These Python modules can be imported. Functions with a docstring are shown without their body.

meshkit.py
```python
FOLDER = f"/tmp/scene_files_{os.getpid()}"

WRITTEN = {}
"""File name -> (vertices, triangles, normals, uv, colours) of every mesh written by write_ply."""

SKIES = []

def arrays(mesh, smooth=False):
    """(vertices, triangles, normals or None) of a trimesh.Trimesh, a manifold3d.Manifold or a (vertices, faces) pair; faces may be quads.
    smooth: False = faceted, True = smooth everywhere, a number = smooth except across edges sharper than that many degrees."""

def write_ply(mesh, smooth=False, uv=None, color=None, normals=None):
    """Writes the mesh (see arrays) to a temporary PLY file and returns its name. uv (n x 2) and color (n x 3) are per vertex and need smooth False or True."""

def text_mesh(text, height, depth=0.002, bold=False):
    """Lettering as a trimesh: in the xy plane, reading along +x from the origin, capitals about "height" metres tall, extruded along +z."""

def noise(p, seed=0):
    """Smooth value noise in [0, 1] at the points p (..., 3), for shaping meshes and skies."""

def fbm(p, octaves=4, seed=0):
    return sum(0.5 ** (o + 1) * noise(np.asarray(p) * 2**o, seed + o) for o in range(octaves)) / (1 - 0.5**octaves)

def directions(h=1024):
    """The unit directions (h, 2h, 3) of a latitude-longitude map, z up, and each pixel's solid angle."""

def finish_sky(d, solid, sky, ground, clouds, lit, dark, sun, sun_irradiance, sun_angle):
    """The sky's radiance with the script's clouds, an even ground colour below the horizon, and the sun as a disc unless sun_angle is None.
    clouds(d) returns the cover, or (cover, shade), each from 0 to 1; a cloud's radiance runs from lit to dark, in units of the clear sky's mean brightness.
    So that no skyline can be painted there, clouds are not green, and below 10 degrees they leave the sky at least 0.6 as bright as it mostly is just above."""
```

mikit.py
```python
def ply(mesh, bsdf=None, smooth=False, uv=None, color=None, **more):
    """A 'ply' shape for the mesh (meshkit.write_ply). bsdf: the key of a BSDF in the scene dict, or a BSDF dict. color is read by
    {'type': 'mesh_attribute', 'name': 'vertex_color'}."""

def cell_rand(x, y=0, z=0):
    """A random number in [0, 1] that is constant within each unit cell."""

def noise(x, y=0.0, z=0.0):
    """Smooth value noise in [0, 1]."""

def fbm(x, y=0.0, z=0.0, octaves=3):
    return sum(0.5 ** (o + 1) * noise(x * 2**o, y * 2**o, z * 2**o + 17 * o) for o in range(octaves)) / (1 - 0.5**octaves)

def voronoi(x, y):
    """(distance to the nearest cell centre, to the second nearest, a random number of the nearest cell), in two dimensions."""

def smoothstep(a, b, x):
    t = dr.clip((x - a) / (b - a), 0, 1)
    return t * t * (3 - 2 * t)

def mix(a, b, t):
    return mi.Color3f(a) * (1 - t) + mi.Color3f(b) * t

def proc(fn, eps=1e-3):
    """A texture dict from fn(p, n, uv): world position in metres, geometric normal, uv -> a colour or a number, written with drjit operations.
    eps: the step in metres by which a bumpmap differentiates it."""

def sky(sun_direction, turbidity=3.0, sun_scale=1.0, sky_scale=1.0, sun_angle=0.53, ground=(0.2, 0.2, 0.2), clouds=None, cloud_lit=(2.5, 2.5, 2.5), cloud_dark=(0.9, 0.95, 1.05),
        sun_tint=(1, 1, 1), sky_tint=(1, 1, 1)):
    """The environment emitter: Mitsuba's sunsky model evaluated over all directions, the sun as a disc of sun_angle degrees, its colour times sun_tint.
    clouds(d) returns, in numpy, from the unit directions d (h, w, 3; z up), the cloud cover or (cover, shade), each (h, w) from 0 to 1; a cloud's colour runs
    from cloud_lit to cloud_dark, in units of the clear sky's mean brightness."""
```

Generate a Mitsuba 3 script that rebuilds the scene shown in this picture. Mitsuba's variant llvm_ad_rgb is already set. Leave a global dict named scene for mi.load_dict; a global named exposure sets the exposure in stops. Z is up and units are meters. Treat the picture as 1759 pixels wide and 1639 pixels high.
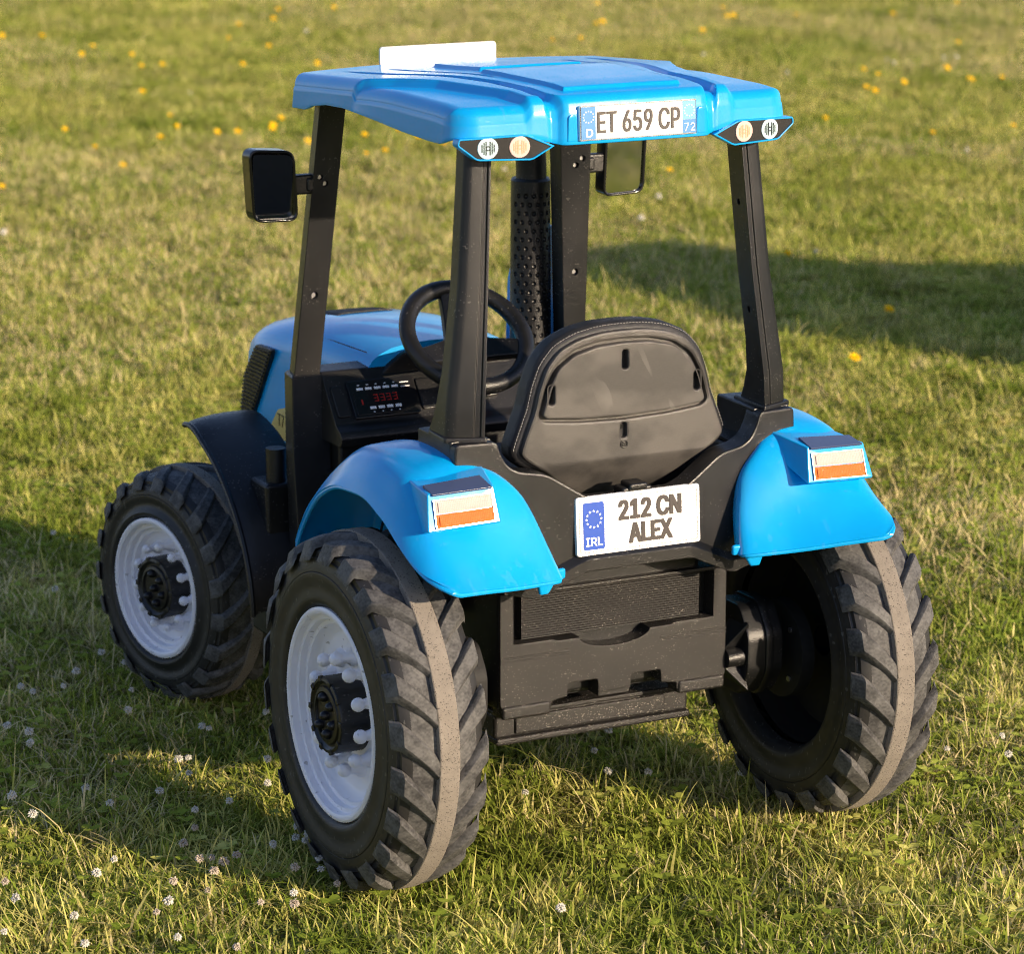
import math
import numpy as np, trimesh, mitsuba as mi, drjit as dr
import manifold3d as m3
import mikit, meshkit
from mikit import noise, fbm, voronoi, cell_rand, smoothstep, mix
from shapely.geometry import Polygon
from scipy.interpolate import PchipInterpolator, CubicSpline
T = mi.ScalarTransform4f
scene, labels = {'type': 'scene'}, {}
rng = np.random.default_rng(7)

# ---------------------------------------------------------------- camera, sky, exposure
exposure = 2.8
CAM = np.array([-1.84283, -3.40842, 1.40488])
yaw, pitch = math.radians(26.8214), math.radians(-13.6595)
FWD = np.array([math.sin(yaw) * math.cos(pitch), math.cos(yaw) * math.cos(pitch), math.sin(pitch)])
scene['camera'] = {'type': 'thinlens', 'fov': 17.6074, 'fov_axis': 'x', 'near_clip': 0.05, 'far_clip': 400.0,
                   'aperture_radius': 0.0058, 'focus_distance': 3.92,
                   'to_world': T().look_at(origin=CAM.tolist(), target=(CAM + FWD).tolist(), up=[0, 0, 1])}
SUN_EL = math.radians(15.5)
SUN = [0.400 * math.cos(SUN_EL), -0.9165 * math.cos(SUN_EL), math.sin(SUN_EL)]
scene['sky'] = mikit.sky(SUN, turbidity=3.0, sun_scale=1.0, sky_scale=0.95, sun_angle=0.7, sun_tint=(0.85, 0.985, 1.44), sky_tint=(1.06, 0.96, 1.18), ground=(0.12, 0.13, 0.06))

# ---------------------------------------------------------------- mesh helpers
def mesh(v, f):
    v, f = np.asarray(v, float), np.asarray(f, int)
    if f.shape[1] == 4:
        f = np.vstack([f[:, [0, 1, 2]], f[:, [0, 2, 3]]])
    return trimesh.Trimesh(v, f, process=False)

def cat(*ms):
    return trimesh.util.concatenate([m for m in ms if m is not None])

def mirror(m):
    return trimesh.Trimesh(m.vertices * [-1, 1, 1], m.faces[:, ::-1], process=False)

def fixn(m):
    m.merge_vertices()
    trimesh.repair.fix_normals(m)
    return m

def loft(S, closed=True, caps=True):
    """S: (m, n, 3) sections; closed: each section is a ring."""
    S = np.asarray(S, float)
    m, n = S.shape[:2]
    k = n if closed else n - 1
    i, j = np.meshgrid(np.arange(m - 1), np.arange(k), indexing='ij')
    j2 = (j + 1) % n
    q = np.stack([i * n + j, i * n + j2, (i + 1) * n + j2, (i + 1) * n + j], -1).reshape(-1, 4)
    v = S.reshape(-1, 3)
    f = np.vstack([q[:, [0, 1, 2]], q[:, [0, 2, 3]]])
    if closed and caps:
        a, b = len(v), len(v) + 1
        v = np.vstack([v, S[0].mean(0), S[-1].mean(0)])
        r = np.arange(n)
        f = np.vstack([f, np.stack([np.full(n, a), (r + 1) % n, r], -1), np.stack([np.full(n, b), (m - 1) * n + r, (m - 1) * n + (r + 1) % n], -1)])
    out = trimesh.Trimesh(v, f, process=False)
    if closed and caps:
        fixn(out)
    return out

def shell(S, t, flip=False):
    """a grid (m, n, 3) as a closed sheet of thickness t."""
    S = np.asarray(S, float)
    m, n = S.shape[:2]
    du, dv = np.gradient(S, axis=0), np.gradient(S, axis=1)
    N = np.cross(du, dv)
    N /= np.linalg.norm(N, axis=-1, keepdims=True) + 1e-12
    if flip:
        N = -N
    B = S - N * t
    i, j = np.meshgrid(np.arange(m - 1), np.arange(n - 1), indexing='ij')
    q = np.stack([i * n + j, i * n + j + 1, (i + 1) * n + j + 1, (i + 1) * n + j], -1).reshape(-1, 4)
    o = m * n
    loop = [(0, j) for j in range(n)] + [(i, n - 1) for i in range(1, m)] + [(m - 1, j) for j in range(n - 2, -1, -1)] + [(i, 0) for i in range(m - 2, 0, -1)]
    L = np.array([a * n + b for a, b in loop])
    L2 = np.roll(L, -1)
    qs = np.stack([L, L2, L2 + o, L + o], -1)
    return fixn(mesh(np.vstack([S.reshape(-1, 3), B.reshape(-1, 3)]), np.vstack([q, q[:, ::-1] + o, qs])))

def offset_ring(p, d):
    """moves a ring (n, 2) inward by d, vertex by vertex (counter-clockwise ring)."""
    p = np.asarray(p, float)
    a, b = p - np.roll(p, 1, 0), np.roll(p, -1, 0) - p
    na = np.stack([-a[:, 1], a[:, 0]], -1) / (np.linalg.norm(a, axis=1, keepdims=True) + 1e-12)
    nb = np.stack([-b[:, 1], b[:, 0]], -1) / (np.linalg.norm(b, axis=1, keepdims=True) + 1e-12)
    k = na + nb
    s = np.maximum((k * na).sum(1, keepdims=True), 0.35)
    return p + k / s * d

def slab(outline, z0, z1, bevel=0.0015, holes=(), steps=2, back=False):
    """an outline (x, y) with holes, extruded from z0 to z1; its z1 edge (and z0 edge with back) is rounded by bevel."""
    rings = [np.asarray(outline, float)] + [np.asarray(h, float) for h in holes]
    for k, r in enumerate(rings):
        area = 0.5 * np.sum(r[:, 0] * np.roll(r[:, 1], -1) - np.roll(r[:, 0], -1) * r[:, 1])
        if area < 0:
            rings[k] = r[::-1]
    lev = []
    if back:
        lev += [(bevel * (1 - math.sin(a)), z0 + bevel * (1 - math.cos(a))) for a in np.linspace(0, math.pi / 2, steps + 1)]
    else:
        lev += [(0, z0)]
    lev += [(bevel * (1 - math.cos(a)), z1 - bevel * (1 - math.sin(a))) for a in np.linspace(0, math.pi / 2, steps + 1)]
    if bevel == 0:
        lev = [(0, z0), (0, z1)]
    V, F, o = [], [], 0
    ends = []
    for k, r in enumerate(rings):
        n = len(r)
        base = o
        for d, z in lev:
            q = offset_ring(r, d if k == 0 else -d)
            V.append(np.column_stack([q, np.full(n, z)]))
        for l in range(len(lev) - 1):
            a = base + l * n + np.arange(n)
            b = base + l * n + (np.arange(n) + 1) % n
            F.append(np.stack([a, b, b + n, a + n], -1) if k == 0 else np.stack([b, a, a + n, b + n], -1))
        o += n * len(lev)
        ends.append((V[-len(lev)][:, :2], V[-1][:, :2]))
    out = [mesh(np.vstack(V), np.vstack(F))]
    for side, z in ((1, lev[-1][1]), (0, lev[0][1])):
        P = Polygon(ends[0][side], [e[side] for e in ends[1:]])
        if not P.is_valid:
            P = P.buffer(0)
        for g in getattr(P, 'geoms', [P]):
            v, f = trimesh.creation.triangulate_polygon(g, engine='earcut')
            e1, e2 = v[f[:, 1]] - v[f[:, 0]], v[f[:, 2]] - v[f[:, 0]]
            cr = e1[:, 0] * e2[:, 1] - e1[:, 1] * e2[:, 0]
            f = np.where((cr > 0)[:, None] == bool(side), f, f[:, ::-1])
            out.append(mesh(np.column_stack([v, np.full(len(v), z)]), f))
    m = cat(*out)
    m.merge_vertices()
    return m

def place(m, o, x, y, z):
    """local (x, y, z) to world with the given axes."""
    M = np.stack([x, y, z], 1).astype(float)
    v = m.vertices @ M.T + np.asarray(o, float)
    return trimesh.Trimesh(v, m.faces if np.linalg.det(M) > 0 else m.faces[:, ::-1], process=False)

def rearplane(m, y=0.0):
    """local x, y, z -> world x, z, and z towards the rear (-y)."""
    return place(m, [0, y, 0], [1, 0, 0], [0, 0, 1], [0, -1, 0])

def rounded(pts, r, n=5):
    """polygon with its corners rounded."""
    p = np.asarray(pts, float)
    out = []
    for k in range(len(p)):
        a, b, c = p[k - 1], p[k], p[(k + 1) % len(p)]
        rr = r[k] if np.ndim(r) else r
        la, lc = np.linalg.norm(a - b), np.linalg.norm(c - b)
        d = min(rr, 0.49 * la, 0.49 * lc)
        if d <= 0:
            out.append(b[None])
            continue
        s, e = b + (a - b) / la * d, b + (c - b) / lc * d
        t = np.linspace(0, 1, n)[:, None]
        out.append((1 - t) ** 2 * s + 2 * t * (1 - t) * b + t * t * e)
    return np.vstack(out)

def rect(x0, y0, x1, y1, r=0.0, n=5):
    p = [(x0, y0), (x1, y0), (x1, y1), (x0, y1)]
    return rounded(p, r, n) if r else np.array(p, float)

def circle(x, y, r, n=24):
    t = np.arange(n) * 2 * math.pi / n
    return np.column_stack([x + r * np.cos(t), y + r * np.sin(t)])

def rbox(lo, hi, r=0.003, sub=2):
    lo, hi = np.minimum(lo, hi), np.maximum(lo, hi)
    s = trimesh.creation.icosphere(subdivisions=sub, radius=r).vertices
    c = np.array([[x, y, z] for x in (lo[0] + r, hi[0] - r) for y in (lo[1] + r, hi[1] - r) for z in (lo[2] + r, hi[2] - r)])
    return trimesh.convex.convex_hull((c[:, None] + s[None]).reshape(-1, 3))

def hull(pts, r=0.002):
    s = trimesh.creation.icosphere(subdivisions=1, radius=r).vertices
    return trimesh.convex.convex_hull((np.asarray(pts, float)[:, None] + s[None]).reshape(-1, 3))

def tube(path, r, n=12, caps=True):
    p = np.asarray(path, float)
    t = np.gradient(p, axis=0)
    t /= np.linalg.norm(t, axis=1, keepdims=True)
    ref = np.array([0, 0, 1.0]) if abs(t[:, 2]).max() < 0.9 else np.array([1.0, 0, 0])
    a = np.cross(t, ref)
    a /= np.linalg.norm(a, axis=1, keepdims=True)
    b = np.cross(t, a)
    th = np.arange(n) * 2 * math.pi / n
    rr = np.broadcast_to(r, (len(p),))[:, None, None]
    return loft(p[:, None] + rr * (np.cos(th)[None, :, None] * a[:, None] + np.sin(th)[None, :, None] * b[:, None]), True, caps)

def rev(profile, n=96):
    """(u, r) points turned about the u axis; local u, y, z."""
    p = np.asarray(profile, float)
    th = np.arange(n) * 2 * math.pi / n
    S = np.stack([np.broadcast_to(p[:, None, 0], (len(p), n)), p[:, None, 1] * np.cos(th), p[:, None, 1] * np.sin(th)], -1)
    return loft(S, True, False)

def spline(pts, n, kind=CubicSpline):
    p = np.asarray(pts, float)
    s = np.r_[0, np.cumsum(np.linalg.norm(np.diff(p, axis=0), axis=1))]
    return kind(s / s[-1], p)(np.linspace(0, 1, n))

def fine(m, l):
    v, f = trimesh.remesh.subdivide_to_size(m.vertices, m.faces, l, max_iter=12)
    m = trimesh.Trimesh(v, f, process=False)
    m.merge_vertices()
    return m

def to_man(m):
    m = m.copy()
    m.merge_vertices()
    return m3.Manifold(m3.Mesh(np.asarray(m.vertices, np.float32), np.asarray(m.faces, np.uint32)))

def from_man(M):
    q = M.to_mesh()
    return trimesh.Trimesh(q.vert_properties[:, :3], q.tri_verts, process=False)

def cut(m, *tools):
    M = to_man(m)
    for t in tools:
        M = M - to_man(t)
    return from_man(M)

def cyl(p, axis, r, h, n=20):
    return trimesh.creation.cylinder(radius=r, height=h, sections=n, transform=trimesh.geometry.align_vectors([0, 0, 1], np.asarray(axis, float))).apply_translation(p)

# ---------------------------------------------------------------- materials
def princ(color, rough=0.5, metallic=0.0, spec=0.5, bump=None, scale=1.0, rtex=None, **more):
    b = {'type': 'principled', 'base_color': color if isinstance(color, dict) else {'type': 'rgb', 'value': list(color)},
         'roughness': rtex or rough, 'metallic': metallic, 'specular': spec, **more}
    if bump:
        b = {'type': 'bumpmap', 'arbitrary': bump, 'scale': scale, 'bsdf': b}
    return {'type': 'twosided', 'bsdf': b}

def blue_fn(p, n, uv):
    d = smoothstep(0.55, 0.8, fbm(p.x * 14, p.y * 14, p.z * 9, 3)) * 0.05
    s = smoothstep(0.70, 0.78, noise(p.x * 160, p.y * 160, p.z * 25)) * smoothstep(0.5, 0.7, noise(p.x * 11, p.y * 11, p.z * 11)) * 0.05
    return mix((0.0005, 0.315, 0.72), (0.30, 0.45, 0.52), d + s)

def blue_rough(p, n, uv):
    s = smoothstep(0.80, 0.90, noise(p.x * 40 + p.y * 26, p.y * 900 - p.x * 700, p.z * 500)) * smoothstep(0.45, 0.7, noise(p.x * 16, p.y * 16, p.z * 16))
    return 0.11 + 0.18 * fbm(p.x * 20, p.y * 20, p.z * 20, 3) + 0.30 * s

def black_fn(p, n, uv):
    d = smoothstep(0.42, 0.75, fbm(p.x * 16, p.y * 16, p.z * 10, 4))
    s = smoothstep(0.80, 0.86, noise(p.x * 420, p.y * 420, p.z * 420)) * smoothstep(0.45, 0.65, noise(p.x * 30, p.y * 30, p.z * 30))
    c = mix((0.0050, 0.0053, 0.0060), (0.0145, 0.0140, 0.0140), d)
    return mix(c, (0.16, 0.15, 0.135), 0.35 * s)

def grain(p, n, uv):
    return noise(p.x * 900, p.y * 900, p.z * 900)

def speckle_fn(p, n, uv):
    """the dusty cast box: fine pale flecks"""
    d = fbm(p.x * 22, p.y * 22, p.z * 22, 3)
    s = smoothstep(0.77, 0.86, noise(p.x * 640, p.y * 640, p.z * 640)) * smoothstep(0.25, 0.75, noise(p.x * 45, p.y * 45, p.z * 45) + 0.2)
    low = smoothstep(0.26, 0.15, p.z)
    return mix(mix((0.0048, 0.0046, 0.0046), (0.0150, 0.0130, 0.0115), d), (0.40, 0.36, 0.31), dr.clip(s * (0.10 + 0.45 * smoothstep(0.45, 0.7, d) + 0.45 * low), 0, 1))

def rib_h(p, n, uv):
    return 0.5 + 0.5 * dr.sin(p.z * (2 * math.pi / 0.0030)) + 0.25 * dr.sin(p.x * (2 * math.pi / 0.0030))

def rubber_fn(p, n, uv):
    """rubber with grey scuffs and dry dust"""
    a = 0.45 * fbm(p.x * 30, p.y * 30, p.z * 30, 3) + 0.55 * fbm(p.x * 110, p.y * 110, p.z * 75, 3)
    b = noise(p.x * 420, p.y * 420, p.z * 420)
    d = smoothstep(0.20, 0.78, a + 0.30 * (b - 0.5))
    s = smoothstep(0.62, 0.74, fbm(p.x * 150, p.y * 150, p.z * 60, 3)) * 0.40
    return mix((0.016, 0.016, 0.017), (0.175, 0.172, 0.166), dr.clip(0.10 + d * 0.50 + s * (0.18 + 0.4 * d), 0, 0.9))

def wall_fn(p, n, uv):
    a = fbm(p.x * 40, p.y * 40, p.z * 40, 3)
    s = smoothstep(0.83, 0.9, noise(p.x * 330, p.y * 330, p.z * 120))
    return mix(mix((0.011, 0.011, 0.012), (0.030, 0.029, 0.027), a), (0.15, 0.15, 0.14), s * 0.35)

def band_fn(p, n, uv):
    """worn foam band: tan with small dark pits"""
    a = fbm(p.x * 60, p.y * 60, p.z * 60, 3)
    pit = smoothstep(0.72, 0.82, noise(p.x * 800, p.y * 800, p.z * 800))
    f = noise(p.x * 1100, p.y * 1100, p.z * 1100)
    return mix(mix((0.165, 0.145, 0.122), (0.27, 0.240, 0.205), a * 0.6 + f * 0.4), (0.05, 0.043, 0.036), pit * 0.8)

def band_h(p, n, uv):
    return 1 - smoothstep(0.68, 0.82, noise(p.x * 800, p.y * 800, p.z * 800)) + 0.4 * noise(p.x * 1100, p.y * 1100, p.z * 1100)

def white_fn(p, n, uv):
    a = fbm(p.x * 18, p.y * 18, p.z * 18, 3)
    s = smoothstep(0.83, 0.88, noise(p.x * 200, p.y * 200, p.z * 200)) * smoothstep(0.5, 0.7, noise(p.x * 20, p.y * 20, p.z * 20))
    return mix(mix((0.79, 0.79, 0.86), (0.70, 0.69, 0.73), a), (0.2, 0.18, 0.15), s * 0.6)

def leather_h(p, n, uv):
    a, b, c = voronoi(p.x * 420 + p.y * 300, p.z * 420 + p.y * 210)
    return smoothstep(0.0, 0.25, b - a)

def seat_fn(p, n, uv):
    """moulded back with pale rub marks and dust"""
    d = smoothstep(0.40, 0.68, fbm(p.x * 17 + 4, p.y * 17, p.z * 20, 4))
    sc = smoothstep(0.72, 0.80, noise(p.x * 90 + p.z * 40, p.z * 24, 3)) * smoothstep(0.5, 0.75, noise(p.x * 12, p.z * 12, 9))
    f = noise(p.x * 700, p.y * 700, p.z * 700)
    return mix(mix((0.032, 0.030, 0.0285), (0.078, 0.072, 0.066), d * 0.8 + 0.2 * f), (0.20, 0.19, 0.175), 0.25 * sc)

def lens_fn(col, dark):
    def fn(p, n, uv):
        g = smoothstep(0.35, 0.7, 0.5 + 0.25 * dr.sin(p.x * 2 * math.pi / 0.0022) + 0.25 * dr.sin(p.z * 2 * math.pi / 0.0022))
        return mix(dark, col, 0.40 + 0.60 * g)
    return fn

def lens_h(p, n, uv):
    return 0.5 + 0.25 * dr.sin(p.x * 2 * math.pi / 0.0022) + 0.25 * dr.sin(p.z * 2 * math.pi / 0.0022)

P = mikit.proc
MATS = {
    'blue_plastic': princ(P(blue_fn), rtex=P(blue_rough), spec=0.5, clearcoat=0.5, clearcoat_gloss=0.95),
    'black_plastic': princ(P(black_fn), 0.39, spec=0.5, bump=P(grain, 3e-4), scale=0.00025),
    'speckled_plastic': princ(P(speckle_fn), 0.55, bump=P(grain, 3e-4), scale=0.0005),
    'mesh_plastic': princ(P(speckle_fn), 0.5, bump=P(rib_h, 2e-4), scale=0.0007),
    'rubber': princ(P(rubber_fn), 0.62, spec=0.4, bump=P(grain, 4e-4), scale=0.0004),
    'sidewall': princ(P(wall_fn), 0.5, spec=0.45),
    'foam_band': princ(P(band_fn), 0.85, spec=0.2, bump=P(band_h, 3e-4), scale=0.0008),
    'white_plastic': princ(P(white_fn), 0.33),
    'seat_plastic': princ(P(seat_fn), 0.46, bump=P(grain, 3e-4), scale=0.0003),
    'leather': princ((0.02, 0.02, 0.022), 0.45, bump=P(leather_h, 3e-4), scale=0.0003),
    'thread': princ((0.34, 0.33, 0.31), 0.8),
    'gloss_black': princ((0.012, 0.012, 0.013), 0.12),
    'matt_black': princ((0.006, 0.006, 0.006), 0.7),
    'mirror_glass': princ((0.72, 0.74, 0.75), 0.012, metallic=1.0, spec=0.5),
    'plate_white': princ((0.80, 0.80, 0.79), 0.35),
    'print_black': princ((0.035, 0.028, 0.027), 0.4),
    'print_blue': princ((0.012, 0.07, 0.42), 0.35),
    'sticker_blue': princ((0.045, 0.22, 0.52), 0.4),
    'sticker_pale': princ((0.13, 0.38, 0.66), 0.4),
    'print_white': princ((0.78, 0.80, 0.82), 0.4),
    'clear_lens': princ(P(lens_fn((0.66, 0.57, 0.53), (0.46, 0.35, 0.31))), 0.18, bump=P(lens_h, 2e-4), scale=0.0009, clearcoat=0.6),
    'orange_lens': princ(P(lens_fn((0.74, 0.20, 0.045), (0.50, 0.10, 0.02))), 0.18, bump=P(lens_h, 2e-4), scale=0.0009, clearcoat=0.6),
    'chrome_trim': princ((0.42, 0.41, 0.42), 0.22, metallic=0.85),
    'lamp_white': princ((0.50, 0.66, 0.70), 0.25, clearcoat=0.4),
    'lamp_amber': princ((0.66, 0.46, 0.42), 0.25, clearcoat=0.4),
    'lamp_pattern_brown': princ((0.62, 0.36, 0.20), 0.3),
    'lamp_pattern_black': princ((0.02, 0.03, 0.035), 0.3),
    'navy_trim': princ((0.06, 0.085, 0.17), 0.14),
    'red_print': princ((0.45, 0.02, 0.015), 0.4),
    'yellow_sticker': princ((0.62, 0.50, 0.20), 0.4),
    'screw_metal': princ((0.4, 0.4, 0.42), 0.3, metallic=0.9),
}
for k, b in MATS.items():
    scene[k] = b

TR = 'ride_on_tractor'
def put(key, m, mat, smooth=30, label=None, **more):
    k, i = key, 0
    while k in scene:
        i += 1
        k = f'{key}_{i:03d}'
    scene[k] = mikit.ply(m, mat, smooth=smooth, **more)
    if label:
        labels[k] = {'label': label}
    return k

def both(key, m, mat, smooth=30, left=None, right=None, **more):
    """m stands on the right (+x); its mirror image on the left."""
    a = put(key, mirror(m), mat, smooth, left, **more)
    b = put(key, m, mat, smooth, right, **more)
    return a, b

labels[TR] = {'label': 'blue and black children\'s ride-on tractor with cab roof parked on the lawn', 'category': 'toy tractor'}

# ---------------------------------------------------------------- wheels
def lug_mesh(R, floor, u0, u1, w, da, sgn):
    """one tread bar from the band (u0) out to the shoulder (u1); da: its turn about the axle on the way out."""
    st = []
    for s in np.linspace(0, 1, 6):
        u = u0 + (u1 - u0) * s
        c = -da * (s ** 0.9)
        top = R - 0.0015 - 0.007 * s ** 3
        wt, wb = w * (0.30 + 0.06 * s), w * (0.50 + 0.03 * s)
        base = floor - 0.004 - 0.012 * max(0, s - 0.8)
        ring = [(u, c - wb / R, base), (u, c - (wb * 0.55 + wt * 0.45) / R, (base + top) / 2 + 0.001), (u, c - wt / R, top - 0.0013), (u, c - (wt - 0.0022) / R, top),
                (u, c + (wt - 0.0022) / R, top), (u, c + wt / R, top - 0.0013), (u, c + (wb * 0.45 + wt * 0.55) / R, (base + top) / 2 + 0.001), (u, c + wb / R, base)]
        st.append(ring)
    e = []
    for (u, a, r) in st[-1]:                        # the bar's end slopes down the shoulder
        e.append((u1 + 0.0075, a * 1.0 + (-da) * 0.05, floor - 0.016 + (r - floor) * 0.45))
    st.append(e)
    S = np.array(st)
    V = np.stack([S[..., 0] * sgn, S[..., 2] * np.cos(S[..., 1]), S[..., 2] * np.sin(S[..., 1])], -1)
    return loft(V)

def wheel(name, centre, R, side, steer, da, nlug, half, rim_r, lip, depth, hub_r, hub_out, ring_r, ball, tag=''):
    """side -1 left, +1 right; local u axis points outwards from the tractor."""
    base = f'{TR}__{name}'
    k, i = base, 0
    while any(q == k or q.startswith(k + '__') for q in scene):
        i += 1
        k = f'{base}_{i:03d}'
    W = T().translate([float(c) for c in centre]).rotate([0, 0, 1], math.degrees(steer))
    flip = (lambda m: mirror(m)) if side < 0 else (lambda m: m)
    floor = R * 0.945
    pr = [(lip - 0.012, rim_r - 0.006), (lip - 0.004, rim_r + 0.001), (lip + 0.001, rim_r + 0.006), (half + 0.004, rim_r + R * 0.10), (half + 0.0065, R * 0.77), (half + 0.0045, R * 0.825), (half + 0.002, R * 0.862)]
    gro = [(half + 0.0060, R * 0.788), (half + 0.0048, R * 0.791), (half + 0.0056, R * 0.794)]
    pr = sorted([tuple(x) for x in spline(pr, 16) if not R * 0.782 < x[1] < R * 0.80] + gro, key=lambda x: x[1])
    pr += [(half + 0.0022, R * 0.866), (half - 0.0004, R * 0.872), (half - 0.001, R * 0.90), (half - 0.008, R * 0.925), (half - 0.022, floor), (0, floor + 0.002)]
    back = [(-u, r) for u, r in pr[::-1][1:]]
    back[-1] = (-lip + 0.02, rim_r - 0.004)
    # side wall and tread floor: one body of rubber
    put(k + '__tyre', flip(rev(pr + back, 128)), 'sidewall', 35, to_world=W)
    b = 0.0125 * R / 0.215
    put(k + '__tread_band', flip(rev([(-b, floor), (-b, R - 0.001), (-b + 0.001, R), (b - 0.001, R), (b, R - 0.001), (b, floor)], 160)), 'foam_band', 30, to_world=W)
    la = flip(lug_mesh(R, floor, b, half + 0.001, 0.036 * R / 0.215, da, 1))
    lb = flip(lug_mesh(R, floor, b, half + 0.001, 0.036 * R / 0.215, da, -1))
    da_, db_ = mikit.ply(la, 'rubber', smooth=25), mikit.ply(lb, 'rubber', smooth=25)
    for q in range(nlug):
        for d, ph in ((da_, 0.0), (db_, 0.5)):
            a = (q + ph) * 360.0 / nlug + 3
            key = f'{k}__tread_bar' + ('' if f'{k}__tread_bar' not in scene else f'_{2 * q + int(ph * 2):03d}')
            scene[key] = {**d, 'to_world': W @ T().rotate([1, 0, 0], a)}
    # floor of the tread: a slightly proud skin with the dusty rubber
    put(k + '__tread', flip(rev([(half - 0.009, R * 0.925), (half - 0.022, floor + 0.0012), (b, floor + 0.0028)], 128)), 'rubber', 40, to_world=W)
    put(k + '__tread', flip(rev([(-b, floor + 0.0028), (-half + 0.022, floor + 0.0012), (-half + 0.009, R * 0.925)], 128)), 'rubber', 40, to_world=W)
    # rim
    d0 = lip - depth
    rp = [(lip - 0.020, rim_r - 0.001), (lip - 0.002, rim_r - 0.0005), (lip, rim_r - 0.003), (lip, rim_r - 0.0065), (lip - 0.002, rim_r - 0.009), (lip - 0.010, rim_r - 0.0105),
          (lip - 0.0105, rim_r - 0.0155), (lip - 0.018, rim_r - 0.017), (lip - 0.0185, rim_r - 0.022), (lip - 0.026, rim_r - 0.0245), (d0 + 0.003, rim_r - 0.030), (d0, rim_r - 0.036), (d0, 0.03)]
    put(k + '__rim', flip(rev(rp, 128)), 'white_plastic', 40, to_world=W)
    inner = [(-lip + 0.03, rim_r - 0.004), (d0 - 0.006, rim_r - 0.02), (d0 - 0.006, 0.02)]
    put(k + '__rim_back', flip(rev(inner, 96)), 'matt_black', 40, to_world=W)
    # ball-headed bolts round the hub
    rb, f = ring_r, ball / 0.0090
    up = lip - 0.0110
    bolt = cat(rev([(d0 - 0.001, 0.0), (d0 - 0.001, 0.013 * f), (d0 + 0.005, 0.0118 * f), (d0 + 0.009, 0.0078 * f), (up - 0.005, 0.0054 * f)], 20), trimesh.creation.icosphere(3, 0.0090 * f).apply_translation([up, 0, 0]))
    bolt = flip(bolt.apply_translation([0, rb, 0]))
    bp = mikit.ply(bolt, 'white_plastic', smooth=40)
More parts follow.
